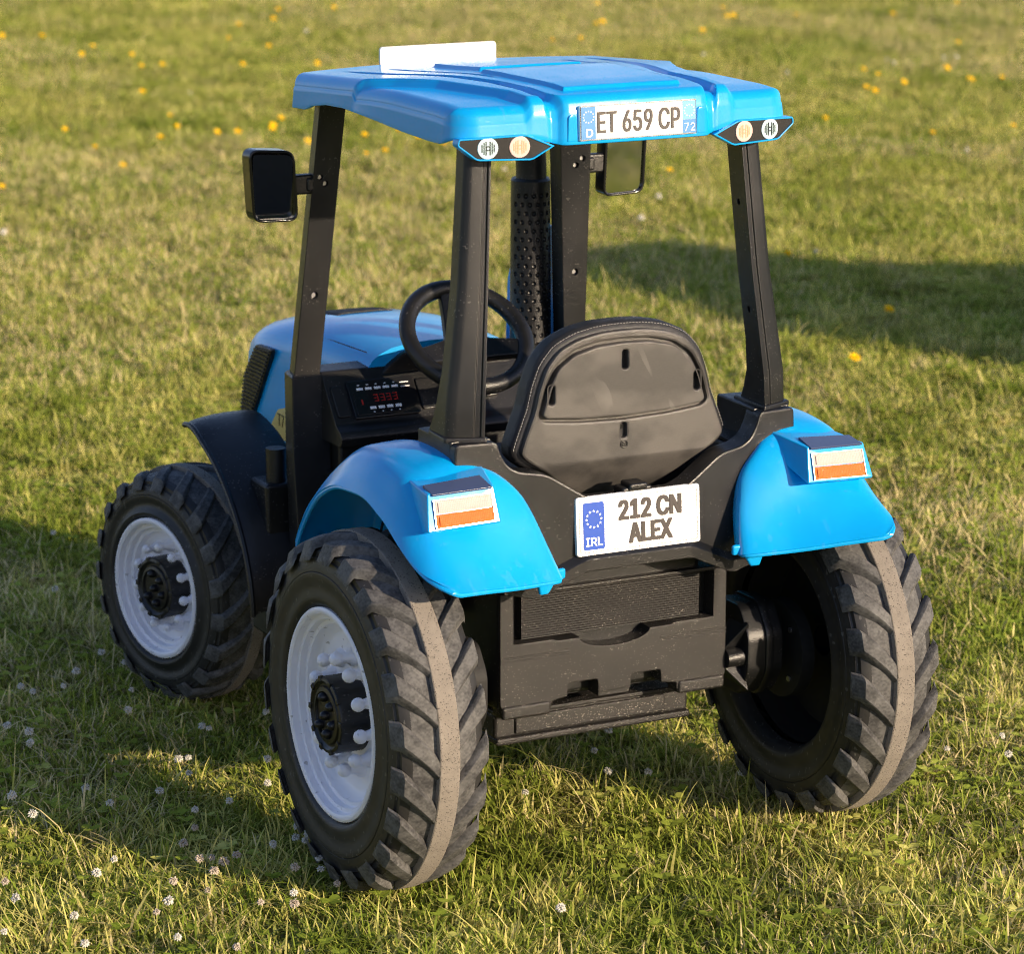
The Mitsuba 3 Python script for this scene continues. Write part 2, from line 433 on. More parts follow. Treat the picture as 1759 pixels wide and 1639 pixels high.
    for q in range(11):
        scene[f'{k}__ball_bolt' + (f'_{q:03d}' if q else '')] = {**bp, 'to_world': W @ T().rotate([1, 0, 0], 57 + q * 360 / 11)}
    # hub
    h, fr = hub_r, lip + hub_out
    f = hub_r / 0.046
    hp = [(d0, h), (fr - 0.004, h), (fr - 0.001, h - 0.0015), (fr, h - 0.005), (fr - 0.0012, h - 0.006), (fr - 0.004, h - 0.009), (fr - 0.004, h - 0.011), (fr - 0.001, h - 0.0125), (fr, h * 0.62), (fr - 0.003, h * 0.6), (fr - 0.003, 0)]
    hub = rev(hp, 64)
    notch = [rbox([fr - 0.004, h - 0.0065, -0.0035], [fr + 0.0008, h + 0.0008, 0.0035], 0.001, 1).apply_transform(trimesh.transformations.rotation_matrix(q * math.pi / 5, [1, 0, 0])) for q in range(10)]
    put(k + '__hub', flip(cat(hub, *notch)), 'black_plastic', 35, to_world=W)
    dome = rev([(fr - 0.004, 0.0060 * f), (fr + 0.001, 0.0058 * f), (fr + 0.0045, 0.0042 * f), (fr + 0.006, 0.0020 * f), (fr + 0.0064, 0)], 18)
    for q in range(6):
        dm = dome.copy().apply_translation([0, h * 0.47, 0]).apply_transform(trimesh.transformations.rotation_matrix(q * math.pi / 3 + 0.3, [1, 0, 0])) if q else dome.copy()
        put(k + '__hub_bolt', flip(dm), 'black_plastic', 40, to_world=W)
    if side < 0 and tag:
        labels[k] = {'label': tag}
    return k

for s in (-1, 1):
    wheel('rear_wheel', [s * 0.3056, 0, 0.215], 0.215, s, 0.0, 0.20, 22, 0.0515, 0.1285, 0.0555, 0.034, 0.0465, 0.005, 0.067, 0.0085)
    wheel('front_wheel', [s * 0.224, 0.798, 0.1645], 0.167, s, 0.2323, -0.24, 19, 0.052, 0.1000, 0.061, 0.032, 0.0435, 0.000, 0.0575, 0.0066)

# ---------------------------------------------------------------- rear pillars, front pillars
def pillar(levels, rows, bev=0.003):
    S = []
    for z, r in zip(levels, rows):
        q = rounded(np.array(r)[:, :2], [x[2] if len(x) > 2 else bev for x in r], 4)
        S.append(np.column_stack([q, np.full(len(q), z)]))
    return loft(S)

zz = np.array([0.543, 0.549, 0.560, 0.582, 0.62, 0.715, 0.849, 0.884])
f_in = lambda z: np.interp(z, [0.543, 0.582, 0.715, 0.849, 0.89], [0.1885, 0.187, 0.176, 0.167, 0.164])
g_in = lambda z: np.interp(z, [0.543, 0.582, 0.715, 0.849, 0.89], [-0.0675, -0.0665, -0.052, -0.041, -0.038])
f_out = lambda z: np.interp(z, [0.543, 0.582, 0.715, 0.849, 0.89], [0.231, 0.229, 0.210, 0.198, 0.195])
g_out = lambda z: np.interp(z, [0.543, 0.582, 0.715, 0.849, 0.89], [-0.049, -0.0495, -0.042, -0.034, -0.031])
rows = []
for z in zz:
    a, b = np.array([f_in(z), g_in(z)]), np.array([f_out(z), g_out(z)])
    t = (b - a) / np.linalg.norm(b - a)
    n = np.array([t[1], -t[0]])
    fl = 0.020 * max(0, (0.600 - z) / 0.057) ** 2 if z < 0.6 else 0
    L = np.linalg.norm(b - a)
    dp = 0.030 + 0.004 * (z < 0.6)
    g = lambda s, d: a + t * L * s - n * d
    rows.append([(*g(0.0, 0), .001), (*g(0.10, 0), .0005), (*g(0.13, .0022), .0005), (*g(0.27, .0022), .0005), (*g(0.30, 0), .0005), (*g(0.80, -0.0005), .004), (*g(1.0, 0.004), .005),
                 (b[0] - 0.003, b[1] + dp + fl, .004), (a[0] + 0.004, a[1] + dp + 0.014 + fl, .004)])
pl = pillar(zz, rows)
holes = [cyl([f_in(z) + 0.0, g_in(z) + 0.022, z], [1, 0, 0], 0.004, 0.012) for z in (0.66, 0.79)]
pl = cut(pl, *holes)
both(TR + '__rear_pillar', pl, 'black_plastic', 30)
foot = slab(rounded([(0.186, -0.0705), (0.2335, -0.0515), (0.230, 0.000), (0.187, 0.006)], 0.004), 0.540, 0.5462, 0.0025)
both(TR + '__pillar_foot', foot, 'black_plastic', 30)

zf = np.array([0.515, 0.62, 0.75, 0.884])
rows = []
for z in zf:
    t = (z - 0.523) / (0.874 - 0.523)
    ox, oy = 0.2125 - 0.018 * t, 0.439 - 0.053 * t
    ix, iy = 0.178 - 0.026 * t, 0.434 - 0.034 * t
    rows.append([(ix, iy, .0015), (ox, oy, .0025), (ox - 0.006, oy + 0.030, .003), (ix + 0.001, iy + 0.034, .003)])
fp = pillar(zf, rows)
def fpt(z, s):
    t = (z - 0.523) / (0.874 - 0.523)
    return np.array([(0.178 - 0.026 * t) * (1 - s) + (0.2125 - 0.018 * t) * s, (0.434 - 0.034 * t) * (1 - s) + (0.439 - 0.053 * t) * s, z])
fp = cut(fp, cyl(fpt(0.632, 0.5), [0, 1, 0], 0.0048, 0.02), cyl(fpt(0.787, 0.72), [0, 1, 0], 0.0042, 0.012), cyl(fpt(0.778, 0.5), [0, 1, 0], 0.0042, 0.012))
both(TR + '__front_pillar', fp, 'black_plastic', 25)
for s in (-1, 1):
    for z, u in ((0.632, 0.5), (0.787, 0.72), (0.778, 0.5)):
        q = fpt(z, u) * [s, 1, 1] + [0, 0.006, 0]
        put(TR + '__front_pillar' + ('' if s < 0 else '_001') + '__screw', cat(cyl(q, [0, 1, 0], 0.0028, 0.004, 14), cyl(q + [0, 0.003, 0], [0, 1, 0], 0.0046, 0.001, 14)), 'screw_metal', 30)

# ---------------------------------------------------------------- mirrors
mo = rounded([(0.218, 0.733), (0.280, 0.735), (0.2850, 0.828), (0.2225, 0.823)], 0.014, 6)
mp = lambda m, y: place(m, [0, y, 0], [1, 0, 0], [0, 0, 1], [0, -1, 0])
body = cat(mp(slab(mo, 0.002, 0.024, 0.0018, steps=3, holes=[offset_ring(mo, 0.0038)]), 0.425), mp(slab(mo, -0.001, 0.003, 0.003, steps=3), 0.4235))
glass = mp(slab(offset_ring(mo, 0.0042), 0.0, 0.0015, 0), 0.4065)
def tilt(m, deg):
    c = np.array([0.254, 0.4085, 0.780])
    return m.copy().apply_transform(trimesh.transformations.rotation_matrix(math.radians(deg), [1, 0, 0], c))
both(TR + '__mirror', body, 'gloss_black', 30)
arm = cat(rbox([0.190, 0.404, 0.766], [0.222, 0.420, 0.791], 0.003), rbox([0.196, 0.401, 0.770], [0.206, 0.412, 0.787], 0.003))
for s, nm in ((-1, ''), (1, '_001')):
    M = (lambda m: mirror(m)) if s < 0 else (lambda m: m)
    put(f'{TR}__mirror{nm}__glass', M(tilt(glass, 9.5 if s < 0 else 0)), 'mirror_glass', False, 'dark mirror glass reflecting the cab' if s < 0 else 'mirror glass reflecting the grass')
    put(f'{TR}__mirror{nm}__arm', M(arm), 'black_plastic', 30)

# ---------------------------------------------------------------- roof
XH = 0.221
def y_rear(X):
    X = np.abs(X)
    base = np.interp(X, [0, 0.088, 0.094, 0.098, 0.106, 0.111, 0.130, 0.193, 0.221], [-0.083, -0.0805, -0.0785, -0.0745, -0.0715, -0.0725, -0.0710, -0.0615, -0.0570])
    t = np.clip(X - 0.193, 0, 0.028)
    return base + 0.028 - np.sqrt(np.clip(0.028 ** 2 - t ** 2, 0, None))
def y_front(X):
    X = np.abs(X)
    return np.interp(X, [0, 0.12, 0.19, 0.205, 0.214, 0.221], [0.440, 0.436, 0.425, 0.420, 0.414, 0.402])
def sstep(a, b, x):
    t = np.clip((x - a) / (b - a), 0, 1)
    return t * t * (3 - 2 * t)
def z_roof(X, Y):
    A = np.abs(X)
    z = 0.9415 - 0.075 * A ** 2 - 0.013 * sstep(0.10, 0.36, Y) - 0.006 * sstep(0.30, 0.44, Y)
    z -= 0.0035 * sstep(0.0, -0.08, Y) * (A < 1)
    # outer shelf lies lower behind the front block
    xs = np.interp(Y, [-0.08, -0.02, 0.108, 0.17, 0.21, 0.25], [0.132, 0.135, 0.163, 0.190, 0.212, 0.25])
    z -= 0.0095 * sstep(xs - 0.004, xs + 0.006, A)
    # channel
    xg = np.interp(Y, [-0.08, -0.05, 0.059, 0.151, 0.239, 0.304, 0.40], [0.102, 0.110, 0.113, 0.133, 0.155, 0.166, 0.172])
    wg = np.interp(Y, [-0.06, 0.1, 0.3, 0.36], [0.0085, 0.007, 0.006, 0.002])
    g = 1 - sstep(wg * 0.55, wg * 1.15, np.abs(A - xg))
    z -= 0.0085 * g * sstep(0.38, 0.30, Y)
    # second fine channel
    xg2 = np.interp(Y, [0.0, 0.1, 0.2, 0.32], [0.088, 0.092, 0.107, 0.120])
    z -= 0.003 * (1 - sstep(0.002, 0.004, np.abs(A - xg2))) * sstep(0.08, 0.13, Y) * sstep(0.36, 0.30, Y)
    # raised pads
    w1 = np.interp(Y, [-0.05, 0.15], [0.077, 0.086])
    e = np.minimum(np.minimum(w1 - A, Y + 0.046), 0.150 - Y)
    z += 0.0042 * sstep(-0.0012, 0.0016, e)
    e2 = np.minimum(np.minimum(0.070 - A, Y - 0.185), 0.315 - Y)
    z += 0.0042 * sstep(-0.0012, 0.0016, e2)
    return z
nx, ny = 241, 221
arc_ = 0.193 + 0.028 * np.sin(np.linspace(0, math.pi / 2, 22))
xs_ = np.r_[-arc_[::-1][:-1], np.linspace(-0.193, 0.193, nx - 42), arc_[1:]]
tt = np.r_[np.linspace(0, 0.05, 18)[:-1], np.linspace(0.05, 0.96, ny - 34), np.linspace(0.96, 1, 18)[1:]]
X, Tt = np.meshgrid(xs_, tt, indexing='ij')
YR, YF = y_rear(X), y_front(X)
Y = YR + (YF - YR) * Tt
Z = z_roof(X, Y)
r = 0.016
ed = np.minimum(np.minimum(XH - np.abs(X), Y - YR), YF - Y)
ed = np.clip(ed, 0, r)
Z -= r * (1 - np.sqrt(np.clip(1 - (1 - ed / r) ** 2, 0, 1)))
# concave swoop in the side wall behind the front block, on the flank only
G = np.stack([X, Y, Z], -1)
m_, n_ = G.shape[:2]
loop = [(0, j) for j in range(n_)] + [(i, n_ - 1) for i in range(1, m_)] + [(m_ - 1, j) for j in range(n_ - 2, -1, -1)] + [(i, 0) for i in range(m_ - 2, 0, -1)]
LI = np.array([a * n_ + b for a, b in loop])
B0 = G.reshape(-1, 3)[LI]
def z_low(x, y):
    A = np.abs(x)
    side = np.interp(y, [-0.06, 0.014, 0.081, 0.151, 0.247, 0.30, 0.342, 0.365, 0.41, 0.44], [0.884, 0.884, 0.886, 0.890, 0.894, 0.892, 0.886, 0.879, 0.877, 0.877])
    rear = np.interp(A, [0, 0.095, 0.105, 0.14, 0.22], [0.8815, 0.8815, 0.884, 0.893, 0.891])
    k = sstep(-0.02, -0.05, y)
    return side * (1 - k) + rear * k
zl = z_low(B0[:, 0], B0[:, 1])
cen = np.array([0, 0.18])
outd = np.zeros((len(B0), 2))
tg = np.roll(B0[:, :2], -1, 0) - np.roll(B0[:, :2], 1, 0)
outd = np.stack([tg[:, 1], -tg[:, 0]], -1)
outd /= np.linalg.norm(outd, axis=1, keepdims=True) + 1e-9
if ((B0[:, :2] - cen) * outd).sum() < 0:
    outd = -outd
rings = [B0]
for s, o in ((0.08, 0.0012), (0.25, 0.0016), (0.5, 0.0022), (0.8, 0.0030), (0.97, 0.0034)):
    q = B0.copy()
    q[:, :2] += outd * o
    q[:, 2] = B0[:, 2] * (1 - s) + zl * s
    rings.append(q)
q = rings[-1].copy(); q[:, 2] = zl; q[:, :2] -= outd * 0.001; rings.append(q)
q = q.copy(); q[:, :2] -= outd * 0.004; rings.append(q)
q = q.copy(); q[:, 2] += 0.008; rings.append(q)
v = [G.reshape(-1, 3)] + rings[1:]
off = m_ * n_
i, j = np.meshgrid(np.arange(m_ - 1), np.arange(n_ - 1), indexing='ij')
F = [np.stack([i * n_ + j, (i + 1) * n_ + j, (i + 1) * n_ + j + 1, i * n_ + j + 1], -1).reshape(-1, 4)]
prev, N = LI, len(LI)
for k in range(len(rings) - 1):
    cur = off + k * N + np.arange(N)
    F.append(np.stack([prev, np.roll(prev, -1), np.roll(cur, -1), cur], -1))
    prev = cur
ceil_c = off + (len(rings) - 1) * N
v.append(np.array([[0, 0.18, 0.905]]))
F.append(np.stack([prev, np.roll(prev, -1), np.full(N, ceil_c), np.full(N, ceil_c)], -1))
roof = mesh(np.vstack(v), np.vstack(F))
roof.update_faces(roof.nondegenerate_faces())
fixn(roof)
roof_key = put(TR + '__roof', roof, 'blue_plastic', 48)
# shallow arched pockets each side of the roof plate
for s in (-1, 1):
    xa = s * 0.0845
    arch = rounded([(xa - 0.0062, 0.8855), (xa + 0.0062, 0.8855), (xa + 0.0050, 0.9165), (xa - 0.0050, 0.9165)], [0.001, 0.001, 0.005, 0.005], 6)
    put(TR + '__roof__pocket', rearplane(slab(arch, 0.0, 0.0022, 0.0012), -0.0822), 'blue_plastic', 30)

# lamp panels under the roof's rear corners
hexa = [(0.104, 0.8815), (0.133, 0.8665), (0.199, 0.8685), (0.2225, 0.8865), (0.2205, 0.8945), (0.140, 0.8965)]
def skew(m):                                     # follows the roof's rear wall
    v = m.vertices.copy()
    v[:, 1] += 0.13 * np.clip(v[:, 0] - 0.125, 0, None)
    return trimesh.Trimesh(v, m.faces, process=False)
hx = rounded(hexa, [0.002, 0.004, 0.004, 0.003, 0.002, 0.004], 4)
frame = skew(rearplane(slab(hx, 0, 0.014, 0.0012, holes=[offset_ring(hx, 0.0022)]), -0.0655))
panel = skew(rearplane(slab(offset_ring(hx, 0.0022), 0, 0.0125, 0.0006), -0.0655))
both(TR + '__lamp_panel', panel, 'matt_black', 30)
for s, nm in ((-1, ''), (1, '_001')):
    M = mirror if s < 0 else (lambda m: m)
    put(f'{TR}__lamp_panel{nm}__frame', M(frame), 'blue_plastic', 30)
    for x0, mat, pm in ((0.186, 'lamp_white', 'lamp_pattern_black'), (0.148, 'lamp_amber', 'lamp_pattern_brown')):
        disc = skew(rearplane(slab(circle(x0, 0.8825, 0.0124, 40), 0.0, 0.0138, 0.0006), -0.0655))
        bars = [slab(rect(x0 + d - 0.0007, 0.8825 - h, x0 + d + 0.0007, 0.8825 + h), 0, 0.0003, 0) for d, h in ((-0.0072, 0.0045), (-0.0048, 0.0068), (-0.0024, 0.0078), (0.0024, 0.0078), (0.0048, 0.0068), (0.0072, 0.0045))]
        ringp = slab(circle(x0, 0.8825, 0.0030, 20), 0, 0.0004, 0, holes=[circle(x0, 0.8825, 0.0017, 16)])
        bp = skew(rearplane(cat(*bars, ringp), -0.0794))
        kk = put(f'{TR}__lamp_panel{nm}__lamp', M(disc), mat, 30, 'white round lamp' if mat == 'lamp_white' else 'amber round lamp')
        put(f'{TR}__lamp_panel{nm}__lamp_pattern', M(bp), pm, 30)

# ---------------------------------------------------------------- number plates
def star(x, y, r, z0, z1):
    t = np.arange(10) * math.pi / 5 + math.pi / 2
    rr = np.where(np.arange(10) % 2 == 0, r, r * 0.42)
    return slab(np.column_stack([x + rr * np.cos(t), y + rr * np.sin(t)]), z0, z1, 0)
def stars(x, y, R, r, z0, z1):
    return cat(*[star(x + R * math.sin(a), y + R * math.cos(a), r, z0, z1) for a in np.arange(12) * math.pi / 6])
def text(s, h, width, x, y, z, bold=False, depth=0.0006, heavy=0.0):
    """letters of height h whose line is exactly "width" wide, lower left corner at x, y."""
    m = meshkit.text_mesh(s, h, depth, bold)
    b = m.bounds
    v = m.vertices - b[0]
    v = v * [(width - heavy) / (b[1][0] - b[0][0]), (h - heavy * 0.3) / (b[1][1] - b[0][1]), 1] + [x, y, z]
    m = trimesh.Trimesh(v, m.faces, process=False)
    if heavy:                                     # thickens the strokes
        m = cat(*[m.copy().apply_translation([heavy * a, heavy * 0.3 * b_, 0.00004 * k]) for k, (a, b_) in enumerate([(0, 0), (0.33, 0.0), (0.66, 0.0), (1, 0), (0, 1), (1, 1), (0.5, 1)])])
    return m

def on_plate(m, bottom, up):
    up = np.asarray(up, float) / np.linalg.norm(up)
    return place(m, bottom, [1, 0, 0], up, np.cross([1, 0, 0], up))

NP = TR + '__number_plate'
o, up = [0, -0.0985, 0.3965], [0, 0.0050, 0.0705]
put(NP, on_plate(slab(rect(-0.0835, 0, 0.0835, 0.0710, 0.0045), -0.005, 0.0, 0.0012), o, up), 'plate_white', 30, 'white number plate reading 212 CN ALEX')
b1, b2 = rect(-0.0795, 0.0040, 0.0795, 0.0670, 0.0035), rect(-0.0791, 0.0044, 0.0791, 0.0666, 0.0033)
put(NP + '__border', on_plate(slab(b1, 0, 0.0004, 0, holes=[b2]), o, up), 'print_black', False)
put(NP + '__country_band', on_plate(slab(rect(-0.0745, 0.0070, -0.0465, 0.0635, 0.0030), 0, 0.0006, 0), o, up), 'print_blue', False, 'blue band with ring of stars and IRL')
put(NP + '__stars', on_plate(stars(-0.0605, 0.0435, 0.0098, 0.0019, 0.0006, 0.0011), o, up), 'print_white', False)
put(NP + '__country_lettering', on_plate(text('IRL', 0.0105, 0.0225, -0.0718, 0.0115, 0.0006, True), o, up), 'print_white', False)
put(NP + '__lettering', on_plate(text('212 CN', 0.0245, 0.0850, -0.0270, 0.0378, 0.0, True, 0.0009, 0.0018), o, up), 'print_black', False)
put(NP + '__lettering', on_plate(text('ALEX', 0.0245, 0.0590, -0.0140, 0.0092, 0.0, True, 0.0009, 0.0018), o, up), 'print_black', False)

RP = TR + '__roof_plate'
o, up = [0, -0.0880, 0.8860], [0, 0.0020, 0.0400]
put(RP, on_plate(slab(rect(-0.0765, 0, 0.0765, 0.0400, 0.0008, 3), -0.006, 0.0, 0.0004), o, up), 'plate_white', 30, 'roof plate sticker reading ET 659 CP')
put(RP + '__border', on_plate(slab(rect(-0.0762, 0.0004, 0.0762, 0.0396), 0, 0.0003, 0, holes=[rect(-0.0755, 0.0011, 0.0755, 0.0389)]), o, up), 'print_black', False)
put(RP + '__country_band', on_plate(slab(rect(-0.0752, 0.0014, -0.0565, 0.0386), 0, 0.0006, 0), o, up), 'sticker_blue', False, 'blue band with stars and letter D')
put(RP + '__region_band', on_plate(slab(rect(0.0580, 0.0014, 0.0752, 0.0170), 0, 0.0006, 0), o, up), 'sticker_blue', False, 'blue band with number 72')
put(RP + '__region_band', on_plate(slab(rect(0.0580, 0.0172, 0.0752, 0.0386), 0, 0.0006, 0), o, up), 'sticker_pale', False)
put(RP + '__stars', on_plate(stars(-0.0658, 0.0270, 0.0066, 0.0012, 0.0006, 0.0010), o, up), 'print_white', False)
put(RP + '__stars', on_plate(stars(0.0666, 0.0275, 0.0066, 0.0012, 0.0006, 0.0010), o, up), 'print_white', False)
put(RP + '__country_lettering', on_plate(text('D', 0.0095, 0.0088, -0.0692, 0.0040, 0.0006, True), o, up), 'print_white', False)
put(RP + '__region_lettering', on_plate(text('72', 0.0095, 0.0140, 0.0598, 0.0036, 0.0006, False), o, up), 'print_white', False)
put(RP + '__lettering', on_plate(text('ET 659 CP', 0.0250, 0.1090, -0.0545, 0.0075, 0.0, False, 0.0009, 0.0012), o, up), 'print_black', False)

put(TR + '__front_plate', place(slab(rect(-0.0830, 0.880, 0.0830, 0.9415, 0.005), 0, 0.005, 0.0012, back=True), [0, 0.4505, 0], [1, 0, 0], [0, 0, 1], [0, -1, 0]), 'plate_white', 30, 'blank white board standing on the roof\'s front edge')

# ---------------------------------------------------------------- tailgate and cab body
half_top = [(0.000, 0.462), (0.055, 0.462), (0.071, 0.469), (0.112, 0.495), (0.122, 0.499), (0.150, 0.503), (0.163, 0.510), (0.172, 0.524), (0.177, 0.541)]
half_out = [(0.228, 0.541), (0.232, 0.470), (0.205, 0.400), (0.190, 0.372), (0.166, 0.357), (0.132, 0.357), (0.069, 0.384)]
hp = half_top + half_out
poly = hp + [(-x, z) for x, z in hp[::-1] if x > 0]
poly = rounded(poly, 0.006, 4)
def warp_y(m):
    m = fine(m, 0.012)
    A = np.abs(m.vertices[:, 0])
    m.vertices[:, 1] += 0.165 * np.clip(A - 0.070, 0, None) ** 1.0 * (m.vertices[:, 1] < -0.0) - 0.05 * np.clip(A - 0.17, 0, None) * (m.vertices[:, 1] < 0)
    return m
tg = warp_y(rearplane(slab(poly, 0.0, 0.032, 0.0025), -0.0615))
put(TR + '__tailgate', tg, 'black_plastic', 28)
# arched lip along the tailgate's lower edge
def lip_path(zs):
    return [(0.0, zs[0]), (0.066, zs[0]), (0.073, zs[0] - 0.001), (0.129, zs[1]), (0.138, zs[1] - 0.001), (0.150, zs[1] + 0.002), (0.172, zs[1] + 0.006)]
top, bot = lip_path((0.3955, 0.3690)), lip_path((0.3785, 0.3515))
S = []
for (x, z1), (_, z0) in zip(top, bot):
    yy = -0.0935 + 0.165 * max(0, x - 0.07)
    S.append([(x, yy + 0.002, z1 + 0.008), (x, yy - 0.0075, z1 - 0.001), (x, yy - 0.0085, z1 - 0.003), (x, yy - 0.0085, z0 + 0.001), (x, yy - 0.0075, z0), (x, yy + 0.025, z0), (x, yy + 0.025, z1)])
S = np.array(S)
S = np.concatenate([S[::-1][:-1] * [-1, 1, 1], S])
put(TR + '__tailgate__lip', loft(S), 'black_plastic', 20)
# blocks that carry the rear pillars, cab sides, seat base, floor, chassis
blk = slab(rounded([(0.1765, -0.0605), (0.2290, -0.0580), (0.2290, 0.030), (0.1800, 0.034)], 0.003), 0.470, 0.5425, 0.003)
both(TR + '__pillar_block', blk, 'black_plastic', 28)
sidew = cat(rbox([0.150, -0.055, 0.372], [0.178, 0.10, 0.500], 0.006), rbox([0.150, 0.06, 0.30], [0.176, 0.435, 0.400], 0.006))
both(TR + '__cab_side', sidew, 'black_plastic', 30)
arc = []
for x in np.linspace(0.150, 0.205, 6):
    arc.append([(x, -0.02 + 0.23 * math.cos(a) * 1.0, 0.30 + 0.205 * math.sin(a)) for a in np.linspace(0.15, 1.75, 24)])
both(TR + '__wheel_cover', shell(np.array(arc), 0.004, True), 'black_plastic', 30)
put(TR + '__chassis', cat(rbox([-0.150, -0.015, 0.20], [0.150, 0.46, 0.345], 0.008), rbox([-0.105, 0.40, 0.17], [0.105, 0.98, 0.36], 0.01), rbox([-0.17, 0.775, 0.13], [0.17, 0.825, 0.19], 0.008)), 'black_plastic', 30)
put(TR + '__seat_base', rbox([-0.125, -0.03, 0.33], [0.125, 0.20, 0.44], 0.012), 'black_plastic', 30)

# ---------------------------------------------------------------- seat
back = [(0, 0.6545), (0.030, 0.6535), (0.060, 0.648), (0.085, 0.637), (0.102, 0.618), (0.112, 0.592), (0.118, 0.566), (0.124, 0.552), (0.137, 0.517), (0.128, 0.508), (0.100, 0.490), (0.072, 0.466), (0.050, 0.448), (0, 0.440)]
bk = np.array(back + [(-x, z) for x, z in back[::-1] if x > 0])
bk = rounded(bk, 0.008, 4)
def slot(x, z, h=0.0075, w=0.0040):
    return rounded([(x - w, z - h - w), (x + w, z - h - w), (x + w, z + h + w), (x - w, z + h + w)], w * 0.98, 6)
low = slot(0, 0.5335, 0.005)
ov = [(0, 0.6400), (0.035, 0.6385), (0.066, 0.631), (0.088, 0.616), (0.100, 0.594), (0.108, 0.566), (0.109, 0.562), (0.104, 0.5575), (0.060, 0.5530), (0, 0.5510)]
ov = rounded(np.array(ov + [(-x, z) for x, z in ov[::-1] if x > 0]), 0.006, 4)
if not Polygon(ov).exterior.is_ccw:
    ov = ov[::-1]
ovo = offset_ring(ov, -0.0042)
three = [slot(0, 0.6195), slot(0.0975, 0.5850), slot(-0.0975, 0.5850)]
plate = slab(bk, 0.0, 0.010, 0.003, holes=[low, ovo])
def bend(m):                                      # the back turns under below the tailgate's edge
    m = fine(m, 0.010)
    d = np.clip(0.502 - m.vertices[:, 2], 0, None)
    m.vertices[:, 1] += 0.75 * d * d / (d + 0.012)
    return m
put(TR + '__seat__back_shell', bend(rearplane(plate, -0.048)), 'seat_plastic', 30)
put(TR + '__seat__back_panel', cat(rearplane(slab(offset_ring(ovo, -0.004), 0.0, 0.003, 0, holes=three), -0.048), rearplane(slab(ov, 0.0, 0.0105, 0.0024, holes=three, steps=3), -0.0500)), 'seat_plastic', 30, 'raised oval panel with three slotted screw holes')
cu = offset_ring(bk if Polygon(bk).exterior.is_ccw else bk[::-1], -0.009)
cush = slab(cu, 0.0, 0.040, 0.012, steps=5, back=True)
put(TR + '__seat__back_cushion', bend(rearplane(cush, -0.0105)), 'leather', 40)
put(TR + '__seat__cushion', rbox([-0.125, 0.0, 0.43], [0.125, 0.19, 0.475], 0.016, 3), 'leather', 40)
st = []
cc = offset_ring(bk if Polygon(bk).exterior.is_ccw else bk[::-1], -0.0065)
arcl = np.r_[0, np.cumsum(np.linalg.norm(np.diff(np.vstack([cc, cc[:1]]), axis=0), axis=1))]
ccl = np.vstack([cc, cc[:1]])
for s in np.arange(0, arcl[-1], 0.0042):
    a = [np.array([np.interp(s + d, arcl, ccl[:, k]) for k in (0, 1)]) for d in (0, 0.0027)]
    if min(a[0][1], a[1][1]) > 0.520:
        st.append(tube([[a[0][0], -0.0478, a[0][1]], [(a[0][0] + a[1][0]) / 2, -0.0486, (a[0][1] + a[1][1]) / 2], [a[1][0], -0.0478, a[1][1]]], 0.0004, 5))
put(TR + '__seat__stitching', cat(*st), 'thread', False)
labels[TR + '__seat__stitching'] = {'kind': 'stuff'}
for x, z in ((0, 0.6195), (0.0975, 0.5850), (-0.0975, 0.5850), (0, 0.5335)):
    put(TR + '__seat__screw', cat(cyl([x, -0.0505, z + 0.003], [0, 1, 0], 0.0027, 0.003, 14), cyl([x, -0.0498, z], [0, 1, 0], 0.0105, 0.001, 14)), 'gloss_black', 30)
put(TR + '__seat__screw_cap', rearplane(cat(slab(circle(0, 0.5165, 0.0052, 24), 0, 0.0016, 0.0005, holes=[circle(0, 0.5165, 0.0036, 20)]), slab(circle(0, 0.5165, 0.0030, 6), 0, 0.0012, 0.0004)), -0.0578), 'black_plastic', 30)
put(TR + '__latch', cat(rbox([-0.020, -0.092, 0.459], [0.020, -0.068, 0.472], 0.003), rbox([-0.012, -0.096, 0.468], [0.012, -0.070, 0.477], 0.003)), 'black_plastic', 30)

